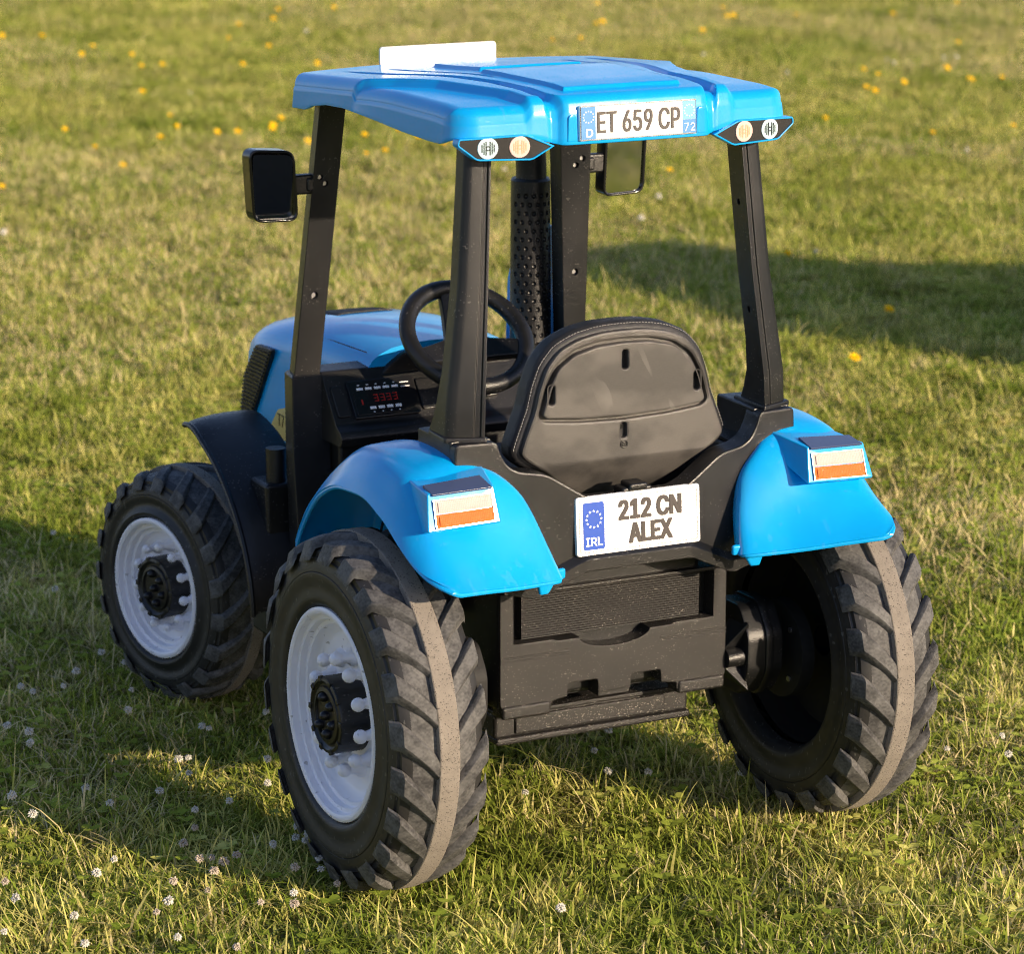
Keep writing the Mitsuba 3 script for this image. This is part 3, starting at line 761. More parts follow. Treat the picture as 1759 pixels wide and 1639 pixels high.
# ---------------------------------------------------------------- rear fenders
def fender():
    rows = [  # (X, y, z) from the front foot over the top to the rear edge
        [(0.203, 0.19, 0.33), (0.203, 0.165, 0.39), (0.203, 0.120, 0.440), (0.203, 0.060, 0.475), (0.200, 0.005, 0.484), (0.200, -0.02, 0.480), (0.192, -0.044, 0.470), (0.172, -0.047, 0.455), (0.159, -0.060, 0.430), (0.148, -0.080, 0.403), (0.142, -0.097, 0.380)],
        [(0.205, 0.215, 0.355), (0.205, 0.190, 0.420), (0.205, 0.140, 0.468), (0.205, 0.070, 0.500), (0.205, 0.000, 0.507), (0.192, -0.050, 0.504), (0.172, -0.078, 0.492), (0.150, -0.083, 0.468), (0.138, -0.098, 0.437), (0.129, -0.115, 0.404), (0.124, -0.127, 0.382)],
        [(0.230, 0.222, 0.360), (0.230, 0.196, 0.428), (0.230, 0.145, 0.478), (0.230, 0.075, 0.514), (0.230, 0.005, 0.523), (0.220, -0.050, 0.520), (0.203, -0.088, 0.498), (0.190, -0.105, 0.468), (0.190, -0.121, 0.430), (0.184, -0.136, 0.402), (0.180, -0.148, 0.386)],
        [(0.262, 0.216, 0.364), (0.262, 0.196, 0.430), (0.262, 0.145, 0.480), (0.262, 0.075, 0.512), (0.262, 0.005, 0.519), (0.260, -0.056, 0.514), (0.256, -0.094, 0.494), (0.250, -0.114, 0.463), (0.245, -0.138, 0.432), (0.242, -0.157, 0.409), (0.240, -0.172, 0.394)],
        [(0.284, 0.208, 0.368), (0.284, 0.190, 0.425), (0.284, 0.138, 0.472), (0.284, 0.070, 0.504), (0.285, 0.005, 0.511), (0.285, -0.056, 0.505), (0.284, -0.094, 0.481), (0.281, -0.120, 0.455), (0.278, -0.148, 0.429), (0.273, -0.168, 0.411), (0.266, -0.183, 0.3975)],
        [(0.302, 0.206, 0.368), (0.302, 0.188, 0.410), (0.302, 0.135, 0.452), (0.302, 0.070, 0.482), (0.302, 0.008, 0.491), (0.303, -0.054, 0.478), (0.304, -0.096, 0.455), (0.303, -0.128, 0.435), (0.301, -0.155, 0.421), (0.295, -0.174, 0.411), (0.283, -0.1885, 0.3995)],
        [(0.311, 0.204, 0.367), (0.311, 0.182, 0.399), (0.311, 0.130, 0.447), (0.311, 0.069, 0.470), (0.311, 0.010, 0.474), (0.312, -0.050, 0.461), (0.312, -0.098, 0.439), (0.311, -0.132, 0.424), (0.309, -0.156, 0.4155), (0.303, -0.177, 0.409), (0.2915, -0.1895, 0.4030)]]
    R_ = np.array([spline(r, 70, PchipInterpolator) for r in rows])
    R_[1:, 58:, 1] -= 0.0045 * np.linspace(0, 1, 12) ** 2
    out = PchipInterpolator(np.array([-0.16, 0, 0.2, 0.45, 0.66, 0.88, 1.0]), R_, axis=0)(np.linspace(-0.16, 1, 52))
    return out
FG = fender()
fm = shell(FG, 0.0045)
if (fm.vertices[:, 2].max() < 0): pass
# a rolled bead along the arch and rear edge
edge = np.vstack([FG[-1], FG[::-1, -1][1:]])
bead = tube(edge, 0.0028, 8)
tab = cat(hull([(0.128, -0.126, 0.384), (0.150, -0.130, 0.384), (0.138, -0.126, 0.369), (0.146, -0.127, 0.369)], 0.003), hull([(0.1155, -0.123, 0.391), (0.124, -0.124, 0.391), (0.1155, -0.123, 0.384), (0.124, -0.124, 0.384)], 0.003))
lamp_house = hull([(0.2075, -0.140, 0.4655), (0.2950, -0.1395, 0.4630), (0.2110, -0.1295, 0.5030), (0.2895, -0.1260, 0.5005), (0.194, -0.058, 0.514), (0.282, -0.05, 0.505), (0.196, -0.088, 0.488), (0.285, -0.09, 0.45)], 0.0025)
for s, nm in ((-1, ''), (1, '_001')):
    M = mirror if s < 0 else (lambda m: m)
    put(TR + '__rear_fender', M(fm), 'blue_plastic', 45)
    put(f'{TR}__rear_fender{nm}__edge_bead', M(cat(bead, tab)), 'blue_plastic', 40)
    put(f'{TR}__rear_fender{nm}__lamp_housing', M(lamp_house), 'blue_plastic', 35)
    # lamp: frame, clear upper lens, orange lower lens
    a, b, c, d = [np.array(q) for q in ((0.2130, -0.1425, 0.4665), (0.2880, -0.1415, 0.4640), (0.2130, -0.1315, 0.5030), (0.2870, -0.1290, 0.5010))]
    def bil(m):
        u, v_, w = m.vertices.T
        P0 = a[None] * ((1 - u) * (1 - v_))[:, None] + b[None] * (u * (1 - v_))[:, None] + c[None] * ((1 - u) * v_)[:, None] + d[None] * (u * v_)[:, None]
        return trimesh.Trimesh(P0 + np.array([0, -1.0, 0.28]) * w[:, None], m.faces[:, ::-1] if False else m.faces, process=False)
    fr = fixn(bil(slab(rect(0, 0, 1, 0.86), -0.003, 0.0024, 0, holes=[rect(0.018, 0.025, 0.982, 0.838)])))
    put(f'{TR}__rear_fender{nm}__lamp_frame', M(fr), 'chrome_trim', False)
    p6 = [(0.2135, -0.1345, 0.5045), (0.2865, -0.1320, 0.5025), (0.2145, -0.1045, 0.5115), (0.2855, -0.1045, 0.5072), (0.2135, -0.1335, 0.5030), (0.2865, -0.1310, 0.5010), (0.2145, -0.1045, 0.503), (0.2855, -0.1045, 0.500)]
    put(f'{TR}__rear_fender{nm}__lamp_top', M(hull(p6, 0.0006)), 'navy_trim', 25)
    put(f'{TR}__rear_fender{nm}__orange_lens', M(fixn(bil(slab(rect(0.022, 0.030, 0.978, 0.420), -0.003, 0.0016, 0)))), 'orange_lens', False, 'orange lower lens')
    put(f'{TR}__rear_fender{nm}__orange_lens_bar', M(fixn(bil(slab(rect(0.075, 0.09, 0.925, 0.36), 0.001, 0.0030, 0)))), 'orange_lens', False)
    put(f'{TR}__rear_fender{nm}__clear_lens_bar', M(fixn(bil(slab(rect(0.075, 0.50, 0.925, 0.77), 0.001, 0.0030, 0)))), 'clear_lens', False)
    put(f'{TR}__rear_fender{nm}__clear_lens', M(fixn(bil(slab(rect(0.022, 0.440, 0.978, 0.832), -0.003, 0.0016, 0)))), 'clear_lens', False, 'clear upper lens')

# ---------------------------------------------------------------- rear box under the tailgate
RB = TR + '__rear_box'
def xz(m, y):
    return rearplane(m, y)
outer = rounded([(-0.1555, 0.206), (-0.1555, 0.345), (0.1555, 0.345), (0.1555, 0.206), (0.147, 0.1945), (0.086, 0.1945), (0.086, 0.2035), (0.0645, 0.2065), (0.0635, 0.2230), (0.0235, 0.2230), (0.0225, 0.206), (-0.0225, 0.206), (-0.0235, 0.2230), (-0.0635, 0.2230), (-0.0645, 0.2065), (-0.086, 0.2035), (-0.086, 0.1945), (-0.147, 0.1945)],
                [0.004, 0.002, 0.002, 0.004, 0.003, 0.003, 0.002, 0.002, 0.003, 0.003, 0.002, 0.002, 0.003, 0.003, 0.002, 0.002, 0.003, 0.003], 4)
smile = [(0.048 * math.cos(a), 0.2790 + 0.0155 * math.sin(a) * 1.0) for a in np.linspace(0, -math.pi, 15)]
win = np.array([(-0.137, 0.2815), (-0.137, 0.340), (0.137, 0.340), (0.137, 0.2815), (0.085, 0.2815), (0.078, 0.2790), (0.056, 0.2790)] + smile + [(-0.056, 0.2790), (-0.078, 0.2790), (-0.085, 0.2815)])
put(RB, xz(slab(outer, 0.0, 0.028, 0.002, holes=[win]), -0.012), 'speckled_plastic', 30)
put(RB + '__mesh_panel', xz(slab(rect(-0.1225, 0.2830, 0.1225, 0.3375), 0, 0.018, 0.001), -0.012), 'mesh_plastic', 30, 'finely ribbed mesh panel')
put(RB + '__back_wall', xz(slab(rect(-0.150, 0.2, 0.150, 0.345), 0, 0.004, 0), -0.006), 'matt_black', 30)
put(RB + '__middle_block', xz(slab(rect(-0.022, 0.200, 0.0215, 0.2255, 0.003), 0, 0.026, 0.0015), -0.012), 'speckled_plastic', 30)
for z in (0.2595, 0.2645):
    put(RB + '__ledge', cat(*[xz(slab(rect(x0, z - 0.0008, x1, z + 0.0012), 0, 0.0014, 0.0005), -0.0398) for x0, x1 in ((-0.155, -0.062), (0.062, 0.155))]), 'speckled_plastic', 30)
for s in (-1, 1):
    put(RB + '__foot', rbox([s * 0.088, -0.0425, 0.1885], [s * 0.153, -0.012, 0.2055], 0.004), 'speckled_plastic', 30)
tray = cat(rbox([-0.135, 0.010, 0.1385], [0.135, 0.25, 0.1475], 0.003), rbox([-0.135, 0.016, 0.145], [0.135, 0.25, 0.178], 0.005), rbox([-0.135, 0.010, 0.1750], [0.135, 0.2, 0.1810], 0.002), rbox([-0.108, 0.0125, 0.150], [0.100, 0.03, 0.172], 0.002))
put(TR + '__tray', tray, 'speckled_plastic', 30, 'dusty flecked tray under the rear box')
for s in (-1, 1):
    put(TR + '__box_side', rbox([s * 0.150, -0.034, 0.20], [s * 0.156, 0.20, 0.345], 0.002), 'black_plastic', 30)

# gear housings on the rear axle
hexg = rounded([(-0.052, -0.018), (-0.028, -0.056), (0.028, -0.056), (0.050, -0.022), (0.050, 0.026), (0.026, 0.060), (-0.026, 0.060), (-0.050, 0.030)], 0.010, 4)
gh = place(slab(hexg, 0.0, 0.052, 0.004, back=True), [0.178, -0.005, 0.228], [0, -1, 0], [0, 0, 1], [1, 0, 0])
gh2 = place(slab(hexg * 1.06, 0.0, 0.012, 0.003, back=True), [0.203, -0.005, 0.228], [0, -1, 0], [0, 0, 1], [1, 0, 0])
ribs = [hull([(0.157, -0.034, zc), (0.181, -0.050, zo), (0.181, -0.034, zo), (0.181, -0.034, zc), (0.157, -0.010, zc), (0.181, -0.010, zo)], 0.0015) for zc, zo in ((0.212, 0.184), (0.236, 0.268))] + [cyl([0.170, -0.038, 0.224], [1, 0, 0], 0.012, 0.03)]
ax = cyl([0.200, 0.012, 0.215], [1, 0, 0], 0.020, 0.14, 32)
put(TR + '__gear_housing', mirror(cat(gh, gh2)), 'matt_black', 30)
put(TR + '__gear_housing', cat(gh, gh2), 'black_plastic', 30)
put(TR + '__gear_boss', cat(*ribs), 'black_plastic', 30)
both(TR + '__rear_axle', cat(ax, cyl([0.262, 0, 0.215], [1, 0, 0], 0.062, 0.018, 48)), 'matt_black', 30)
for q in range(4):
    a = 0.8 + q * math.pi / 2
    put(TR + '__axle_screw', cyl([0.2525, 0.045 * math.cos(a), 0.215 + 0.045 * math.sin(a)], [1, 0, 0], 0.0035, 0.003, 12), 'screw_metal', 30)

# ---------------------------------------------------------------- hood
ys = [0.432, 0.48, 0.54, 0.60, 0.66, 0.72, 0.775, 0.82, 0.86, 0.90, 0.935, 0.955]
hw = np.interp(ys, [0.43, 0.6, 0.72, 0.79, 0.82, 0.86, 0.90, 0.935, 0.955], [0.118, 0.124, 0.129, 0.129, 0.121, 0.100, 0.080, 0.062, 0.047])
ht = np.interp(ys, [0.43, 0.52, 0.60, 0.70, 0.80, 0.88, 0.955], [0.557, 0.558, 0.5565, 0.548, 0.531, 0.508, 0.462])
S = []
for y, w, h in zip(ys, hw, ht):
    e = h - 0.040
    half = [(w * 1.0, 0.335), (w * 1.0, 0.40), (w, e - 0.03), (w * 0.985, e - 0.006), (w * 0.955, e + 0.008), (w * 0.89, e + 0.019), (w * 0.80, e + 0.027), (w * 0.66, e + 0.034), (w * 0.45, e + 0.0385), (w * 0.2, e + 0.040), (0, e + 0.040)]
    ring = half + [(-x, z) for x, z in half[::-1][1:]]
    S.append([(x, y, z) for x, z in ring])
S = np.array(S)
S = CubicSpline(ys, S, axis=0)(np.linspace(ys[0], ys[-1], 48))
put(TR + '__hood', loft(S), 'blue_plastic', 35)
# black cap strip along the hood's crown at the front
cap = []
for y in np.linspace(0.685, 0.815, 14):
    h = float(CubicSpline(ys, ht)(y))
    cap.append([(x, y, h - 0.22 * x * x / 0.13 * 0.30 + 0.0008 - 0.002 * (abs(x) > 0.038)) for x in np.linspace(-0.042, 0.042, 15)])
put(TR + '__hood__top_strip', shell(np.array(cap), 0.002, False), 'matt_black', 35)
seam = np.array([(-0.105, 0.610, 0.5), (-0.103, 0.56, 0.5), (-0.101, 0.51, 0.5), (-0.0985, 0.462, 0.5)])
for q in seam:
    h = float(np.interp(q[1], ys, ht)); w = float(np.interp(q[1], ys, hw))
    q[2] = h - 0.040 + float(np.interp(abs(q[0]) / w, [0.66, 0.80, 0.89], [0.034, 0.027, 0.019])) - 0.0004
both(TR + '__hood__seam', mirror(tube(seam, 0.0009, 6)), 'matt_black', 30)
# side vents at the hood's front corners
vent = rounded([(0.695, 0.408), (0.768, 0.408), (0.790, 0.455), (0.785, 0.490), (0.735, 0.502), (0.715, 0.470)], 0.008, 4)
vent = rounded([(0.782, 0.390), (0.816, 0.398), (0.800, 0.455), (0.756, 0.504), (0.698, 0.506), (0.722, 0.470), (0.750, 0.430)], 0.006, 4)
for s, nm in ((-1, ''), (1, '_001')):
    bars = []
    put(f'{TR}__hood__vent', place(slab(vent, 0, 0.006, 0.002), [s * 0.129, 0, 0], [0, 1, 0], [0, 0, 1], [s, 0, 0]), 'black_plastic', 30)
    pv = Polygon(vent).buffer(-0.003)
    from shapely.geometry import box as sbox
    for z in np.arange(0.397, 0.502, 0.0058):
        g = pv.intersection(sbox(0.5, z, 1.0, z + 0.003))
        if not g.is_empty and g.geom_type == 'Polygon':
            bars.append(place(trimesh.creation.extrude_polygon(g, 0.0022, engine='earcut'), [s * 0.1352, 0, 0], [0, 1, 0], [0, 0, 1], [s, 0, 0]))
    put(f'{TR}__hood__vent_bars' + nm, cat(*bars), 'black_plastic', 30)
    labels[f'{TR}__hood__vent_bars' + nm] = {'kind': 'stuff'}
    stk = rounded([(0.640, 0.380), (0.720, 0.392), (0.690, 0.424), (0.630, 0.440)], 0.006, 4)
    put(f'{TR}__hood__decal', place(slab(stk, 0, 0.0008, 0), [s * 0.1300, 0, 0], [0, 1, 0], [0, 0, 1], [s, 0, 0]), 'yellow_sticker', 30, 'yellow decal reading T7' if s < 0 else None)
    tx = text('T7', 0.017, 0.022, 0, 0, 0)
    put(f'{TR}__hood__decal_lettering', place(tx, [s * 0.1309, 0.690 if s < 0 else 0.650, 0.402], [0, s, 0], [0, 0, 1], [s, 0, 0]), 'print_black', False)

# ---------------------------------------------------------------- dashboard
DB = TR + '__dashboard'
prof = rounded([(0.372, 0.440), (0.366, 0.452), (0.372, 0.460), (0.384, 0.466), (0.426, 0.521), (0.432, 0.529), (0.470, 0.531), (0.470, 0.440)], 0.003, 4)
body = place(slab(prof, -0.178, 0.178, 0.002, back=True), [0, 0, 0], [0, 1, 0], [0, 0, 1], [1, 0, 0])
hump = place(slab(rounded([(-0.100, 0.515), (-0.086, 0.530), (-0.060, 0.5475), (0.060, 0.5475), (0.086, 0.530), (0.100, 0.515)], 0.010, 5), 0, 0.045, 0.004, steps=3), [0, 0.470, 0], [1, 0, 0], [0, 0, 1], [0, -1, 0])
put(DB, cat(body, hump), 'black_plastic', 28)
put(DB + '__lower_panel', cat(rbox([-0.165, 0.405, 0.30], [0.165, 0.445, 0.445], 0.006), rbox([-0.06, 0.385, 0.30], [0.06, 0.42, 0.42], 0.01)), 'black_plastic', 30)
fo, fu = np.array([0, 0.384, 0.466]), np.array([0, 0.042, 0.055])
fu = fu / np.linalg.norm(fu)
fn_ = np.cross([1, 0, 0], fu)
face = lambda m: place(m, fo, [1, 0, 0], fu, fn_)
put(DB + '__radio', face(cat(slab(rect(-0.150, 0.006, -0.056, 0.060, 0.003), -0.002, 0.005, 0.0015), slab(rect(-0.146, 0.010, -0.060, 0.056, 0.002), 0.004, 0.0062, 0.0005))), 'gloss_black', 30, 'small radio panel with white buttons and red display')
for k in range(5):
    put(DB + '__radio_button', face(slab(rect(-0.139 + k * 0.0125, 0.0445, -0.130 + k * 0.0125, 0.0480), 0.006, 0.0072, 0.0003)), 'print_white', 30)
for k in range(4):
    put(DB + '__radio_button', face(slab(rect(-0.127 + k * 0.0120, 0.0165, -0.1185 + k * 0.0120, 0.0205), 0.006, 0.0072, 0.0003)), 'print_white', 30)
small = [slab(rect(-0.1365 + k * 0.0125, 0.0512, -0.1335 + k * 0.0125, 0.0524), 0.006, 0.0068, 0) for k in range(5)] + [slab(rect(-0.1235 + k * 0.012, 0.0120, -0.1215 + k * 0.012, 0.0132), 0.006, 0.0068, 0) for k in range(4)] \
    + [slab(rect(-0.0765, z, -0.0640, z + 0.0012), 0.006, 0.0068, 0) for z in (0.0500, 0.0440)]
put(DB + '__radio_print', face(cat(*small)), 'print_white', False)
seg = []
for x0 in (-0.118, -0.109, -0.100, -0.091):
    seg += [slab(rect(x0, z, x0 + 0.0055, z + 0.001), 0.006, 0.0068, 0) for z in (0.0270, 0.0315, 0.0360)] + [slab(rect(x0 + 0.0050, 0.027, x0 + 0.0060, 0.037), 0.006, 0.0069, 0)]
put(DB + '__radio_display', face(cat(*seg, slab(rect(-0.1365, 0.024, -0.1345, 0.031), 0.006, 0.0068, 0))), 'red_print', False)
for x0, x1 in ((-0.172, -0.154), (-0.052, -0.020)):
    put(DB + '__glove_tray', face(slab(rect(x0, 0.011, x1, 0.056, 0.004), -0.002, 0.0032, 0.0015)), 'black_plastic', 30)
put(DB + '__switch', face(slab(rect(0.030, 0.018, 0.060, 0.034, 0.006), -0.002, 0.008, 0.003)), 'gloss_black', 30)
put(DB + '__red_button', face(slab(circle(0.045, 0.026, 0.006, 24), 0, 0.012, 0.002)), 'red_print', 30)
# steering wheel
SW = TR + '__steering_wheel'
cst = np.array([0, 0.366, 0.571])
ta = math.radians(48)
vu, vn = np.array([0, math.sin(ta), math.cos(ta)]), np.array([0, -math.cos(ta), math.sin(ta)])
th = np.linspace(0, 2 * math.pi, 97)
ringp = cst + 0.0805 * (np.cos(th)[:, None] * np.array([1.0, 0, 0]) + np.sin(th)[:, None] * vu)
n = 14
Sr = []
for a, c in zip(th[:-1], ringp[:-1]):
    rad = (c - cst) / np.linalg.norm(c - cst)
    rr = 0.0112 + 0.0006 * math.cos(3 * a)
    Sr.append([c + rr * (math.cos(b) * rad + math.sin(b) * vn) for b in np.arange(n) * 2 * math.pi / n])
Sr.append(Sr[0])
put(SW, loft(np.array(Sr), True, False), 'black_plastic', 40)
sp = []
for a in (math.radians(200), math.radians(-20), math.radians(90)):
    d = math.cos(a) * np.array([1.0, 0, 0]) + math.sin(a) * vu
    w = np.cross(d, vn)
    p = []
    for s, hw_, z0 in ((0.012, 0.016, -0.024), (0.045, 0.0125, -0.012), (0.078, 0.010, 0.0)):
        c = cst + d * s + vn * z0
        p += [c + w * hw_ + vn * 0.003, c - w * hw_ + vn * 0.003, c + w * hw_ - vn * 0.004, c - w * hw_ - vn * 0.004]
    p = np.array(p)
    sp += [hull(p[:8], 0.003), hull(p[4:], 0.003)]
put(SW + '__spokes', cat(*sp), 'black_plastic', 35)
put(SW + '__hub', cat(place(slab(circle(0, 0, 0.026, 36), -0.034, -0.014, 0.006, steps=4), cst, [1, 0, 0], vu, vn)), 'black_plastic', 35)
put(TR + '__steering_column', tube([cst - vn * 0.03, cst - vn * 0.06, cst - vn * 0.11], [0.020, 0.024, 0.030], 24), 'black_plastic', 35)

# ---------------------------------------------------------------- exhaust stack beside the hood
EX = TR + '__exhaust'
ex, ey = 0.156, 0.490
tubeo = []
rad = 0.0265
holes_m = []
prf = [(0.44, rad * 1.15), (0.52, rad * 1.06), (0.74, rad), (0.749, rad), (0.752, rad - 0.002), (0.752, rad - 0.007)]
tb = np.array([[(ex + r_ * math.cos(a), ey + r_ * math.sin(a), z) for a in np.arange(48) * 2 * math.pi / 48] for z, r_ in prf])
stack = loft(tb, True, True)
dim = []
for iz, z in enumerate(np.arange(0.530, 0.733, 0.0118)):
    for ia in range(8):
        a = math.radians(-165 + ia * 23 + (11.5 if iz % 2 else 0))
        rr = np.interp(z, [0.52, 0.74], [rad * 1.06, rad])
        dim.append(trimesh.creation.icosphere(2, 0.0034).apply_translation([ex + rr * math.cos(a), ey + rr * math.sin(a), z]))
M = to_man(stack)
M = M - m3.Manifold.batch_boolean([to_man(d) for d in dim], m3.OpType.Add)
put(EX, from_man(M), 'black_plastic', 30, 'black exhaust stack with rows of round dimples')
put(EX + '__elbow', tube(spline([(ex, ey, 0.745), (ex, ey, 0.79), (ex + 0.002, ey, 0.815), (ex + 0.012, ey, 0.838), (ex + 0.030, ey, 0.850)], 20), 0.0205, 28), 'black_plastic', 40)
put(EX + '__casing', place(slab(rounded([(0.445, 0.40), (0.640, 0.40), (0.628, 0.600), (0.560, 0.672), (0.470, 0.690)], 0.02, 5), -0.006, 0.006, 0.003, back=True), [0.196, 0, 0], [0, 1, 0], [0, 0, 1], [1, 0, 0]), 'blue_plastic', 35)

# ---------------------------------------------------------------- front columns, front fenders, side tanks
col = cat(pillar([0.20, 0.30, 0.42, 0.523, 0.5265], [[(0.165, 0.415), (0.208, 0.420), (0.204, 0.47), (0.165, 0.47)], [(0.165, 0.422), (0.214, 0.428), (0.208, 0.475), (0.165, 0.475)], [(0.166, 0.428), (0.2165, 0.436), (0.2095, 0.478), (0.166, 0.478)],
      [(0.167, 0.428), (0.2165, 0.4355), (0.2095, 0.478), (0.167, 0.478)], [(0.170, 0.431), (0.2140, 0.4385), (0.2070, 0.475), (0.170, 0.475)]]))
both(TR + '__front_column', col, 'black_plastic', 28)
both(TR + '__side_tank', cat(cyl([0.2145, 0.500, 0.395], [0, 0, 1], 0.0132, 0.046, 28), rbox([0.186, 0.482, 0.165], [0.236, 0.540, 0.3735], 0.006)), 'black_plastic', 30)
both(TR + '__side_step', rbox([0.155, 0.34, 0.185], [0.215, 0.50, 0.215], 0.006), 'black_plastic', 30)
path = spline([(0.700, 0.421), (0.672, 0.423), (0.630, 0.413), (0.565, 0.383), (0.510, 0.339), (0.475, 0.292), (0.458, 0.25), (0.452, 0.21)], 40)
g = []
for (y, z) in path:
    g.append([(x, y - 0.30 * (x - 0.215) * min(1, max(0, (y - 0.62) / 0.06)), z - 0.0035 * max(0, (x - 0.255) / 0.015) ** 2 + 0.004 * (1 - ((x - 0.215) / 0.055) ** 2)) for x in np.linspace(0.160, 0.270, 12)])
ffm = shell(np.array(g), 0.004, False)
rim_edge = tube([(0.270, y - 0.30 * 0.055 * min(1, max(0, (y - 0.62) / 0.06)), z - 0.003) for y, z in path], 0.004, 8)
both(TR + '__front_fender', cat(ffm, rim_edge), 'black_plastic', 40)

# ---------------------------------------------------------------- a toy car parked to the right, outside the frame: its shadow falls on the lawn
CAR = 'toy_car'
labels[CAR] = {'label': 'dark ride-on toy car standing right of the frame, casting the shadow behind the seat', 'category': 'toy car'}
ce, cd = np.array([0.901, 0.434, 0]), np.array([-0.434, 0.901, 0])
c0 = np.array([2.98, 1.60, 0.0])
cprof = rounded([(-0.54, 0.10), (0.52, 0.10), (0.54, 0.30), (0.42, 0.38), (0.30, 0.40), (0.20, 0.60), (-0.28, 0.62), (-0.44, 0.42), (-0.55, 0.38)], 0.05, 6)
put(CAR + '__body', place(slab(cprof, -0.27, 0.27, 0.03, back=True, steps=3), c0, ce, [0, 0, 1], -cd), 'gloss_black', 30)
for u in (-0.33, 0.33):
    for w in (-0.29, 0.29):
        put(CAR + '__wheel', cyl(c0 + ce * u + cd * w + [0, 0, 0.12], cd, 0.12, 0.10, 40), 'rubber', 30)

# ---------------------------------------------------------------- lawn
def dry(p):
    return smoothstep(0.36, 0.66, fbm(p.x * 1.5 + 3, p.y * 0.9 + 1, 0.0, 4))

def soil_fn(p, n, uv):
    a = fbm(p.x * 30, p.y * 30, 0.0, 4)
    g = fbm(p.x * 140, p.y * 140, 0.0, 2)
    c = mix((0.085, 0.075, 0.030), (0.20, 0.17, 0.075), a)
    c = mix(c, (0.15, 0.19, 0.035), 0.55 * smoothstep(0.35, 0.6, fbm(p.x * 5, p.y * 5, 3.0, 3)) + 0.25)
    c = mix(c, (0.36, 0.31, 0.15), dry(p) * 0.5)
    return c * (0.6 + 0.8 * g)

def blade_fn(p, n, uv):
    r = uv.x
    d = dry(p)
    w = fbm(p.x * 4.1, p.y * 4.1, 5.0, 3)
    m = fbm(p.x * 17.0, p.y * 17.0, 2.0, 2)
    k = fbm(p.x * 7.0, p.y * 7.0, 4.0, 2)
    g1 = mix((0.160, 0.245, 0.025), (0.350, 0.385, 0.065), fbm(p.x * 2.0, p.y * 2.0, 9.0, 2))
    c = mix(g1, (0.66, 0.60, 0.19), smoothstep(0.33, 0.86, r + 0.8 * (w - 0.5) + 0.6 * (m - 0.5)))
    straw = smoothstep(0.72, 0.84, r + 0.42 * (d - 0.45) + 0.35 * (m - 0.5))
    c = mix(c, (0.76, 0.63, 0.32), straw)
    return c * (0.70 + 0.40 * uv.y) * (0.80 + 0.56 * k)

scene['soil'] = princ(P(soil_fn), 0.95, spec=0.1)
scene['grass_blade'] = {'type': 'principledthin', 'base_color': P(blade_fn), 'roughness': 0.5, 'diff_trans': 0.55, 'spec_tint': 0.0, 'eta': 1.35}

gx = np.r_[-60, np.linspace(-4, 11, 61), 60]
gy = np.r_[-60, np.linspace(-3, 15, 73), 60]
GX, GY = np.meshgrid(gx, gy, indexing='ij')
bump = 0.010 * (meshkit.fbm(np.stack([GX * 1.3, GY * 1.3, 0 * GX], -1), 3) - 0.5)
bump *= np.clip((np.hypot(GX, GY - 0.4) - 0.8) / 1.0, 0, 1)
i, j = np.meshgrid(np.arange(len(gx) - 1), np.arange(len(gy) - 1), indexing='ij')
nn = len(gy)
gm = mesh(np.stack([GX, GY, bump - 0.014], -1).reshape(-1, 3), np.stack([i * nn + j, (i + 1) * nn + j, (i + 1) * nn + j + 1, i * nn + j + 1], -1).reshape(-1, 4))
put('ground', gm, 'soil', True)
labels['ground'] = {'label': 'soil of the lawn showing between the grass blades', 'category': 'ground', 'kind': 'structure'}

def blades(n, size, hmin, hmax, seed, lean=0.5, width=0.0016):
    g = np.random.default_rng(seed)
    x, y = g.uniform(-size / 2, size / 2, (2, n))
    cl = 0.55 * meshkit.fbm(np.stack([x * 12, y * 12, np.full(n, (seed % 10) * 3.7)], -1), 3) + 0.45 * meshkit.noise(np.stack([x * 45, y * 45, np.full(n, (seed % 10) * 5.1)], -1))
    cl = 0.5 + 2.0 * (cl - 0.5)
    h = g.uniform(hmin, hmax, n) * (0.35 + 1.2 * np.clip(cl, 0, 1)) * (1 + 0.5 * (g.random(n) > 0.95))
    az = g.uniform(0, 2 * np.pi, n)
    ln = np.abs(g.normal(0, lean, n)) + 0.18
    w = width * g.uniform(0.6, 1.4, n)
    r = g.random(n)
    d = np.stack([np.cos(az), np.sin(az)], -1)
    tw = az + np.pi / 2 + g.normal(0, 0.5, n)
    s = np.stack([np.cos(tw), np.sin(tw)], -1)
    V, U = [], []
    for t, ww in ((0, 1.0), (0.38, 0.95), (0.72, 0.65), (1.0, 0.0)):
        hor = h * ln * t ** 1.7
        z = h * t * np.cos(np.minimum(ln * 0.55 * t, 1.3))
        c = np.stack([x + d[:, 0] * hor, y + d[:, 1] * hor, z - 0.014], -1)
        off = np.stack([s[:, 0] * w * ww, s[:, 1] * w * ww, 0 * w], -1)
        if ww == 0:
            V.append(c); U.append(np.stack([r, np.full(n, t)], -1))
        else:
            V += [c - off, c + off]; U += [np.stack([r, np.full(n, t)], -1)] * 2
    V, U = np.stack(V, 1), np.stack(U, 1)          # (n, 7, 3)
    F = np.array([[0, 1, 3], [0, 3, 2], [2, 3, 5], [2, 5, 4], [4, 5, 6]])
    F = (np.arange(n)[:, None, None] * 7 + F).reshape(-1, 3)
    return V.reshape(-1, 3), F, U.reshape(-1, 2)

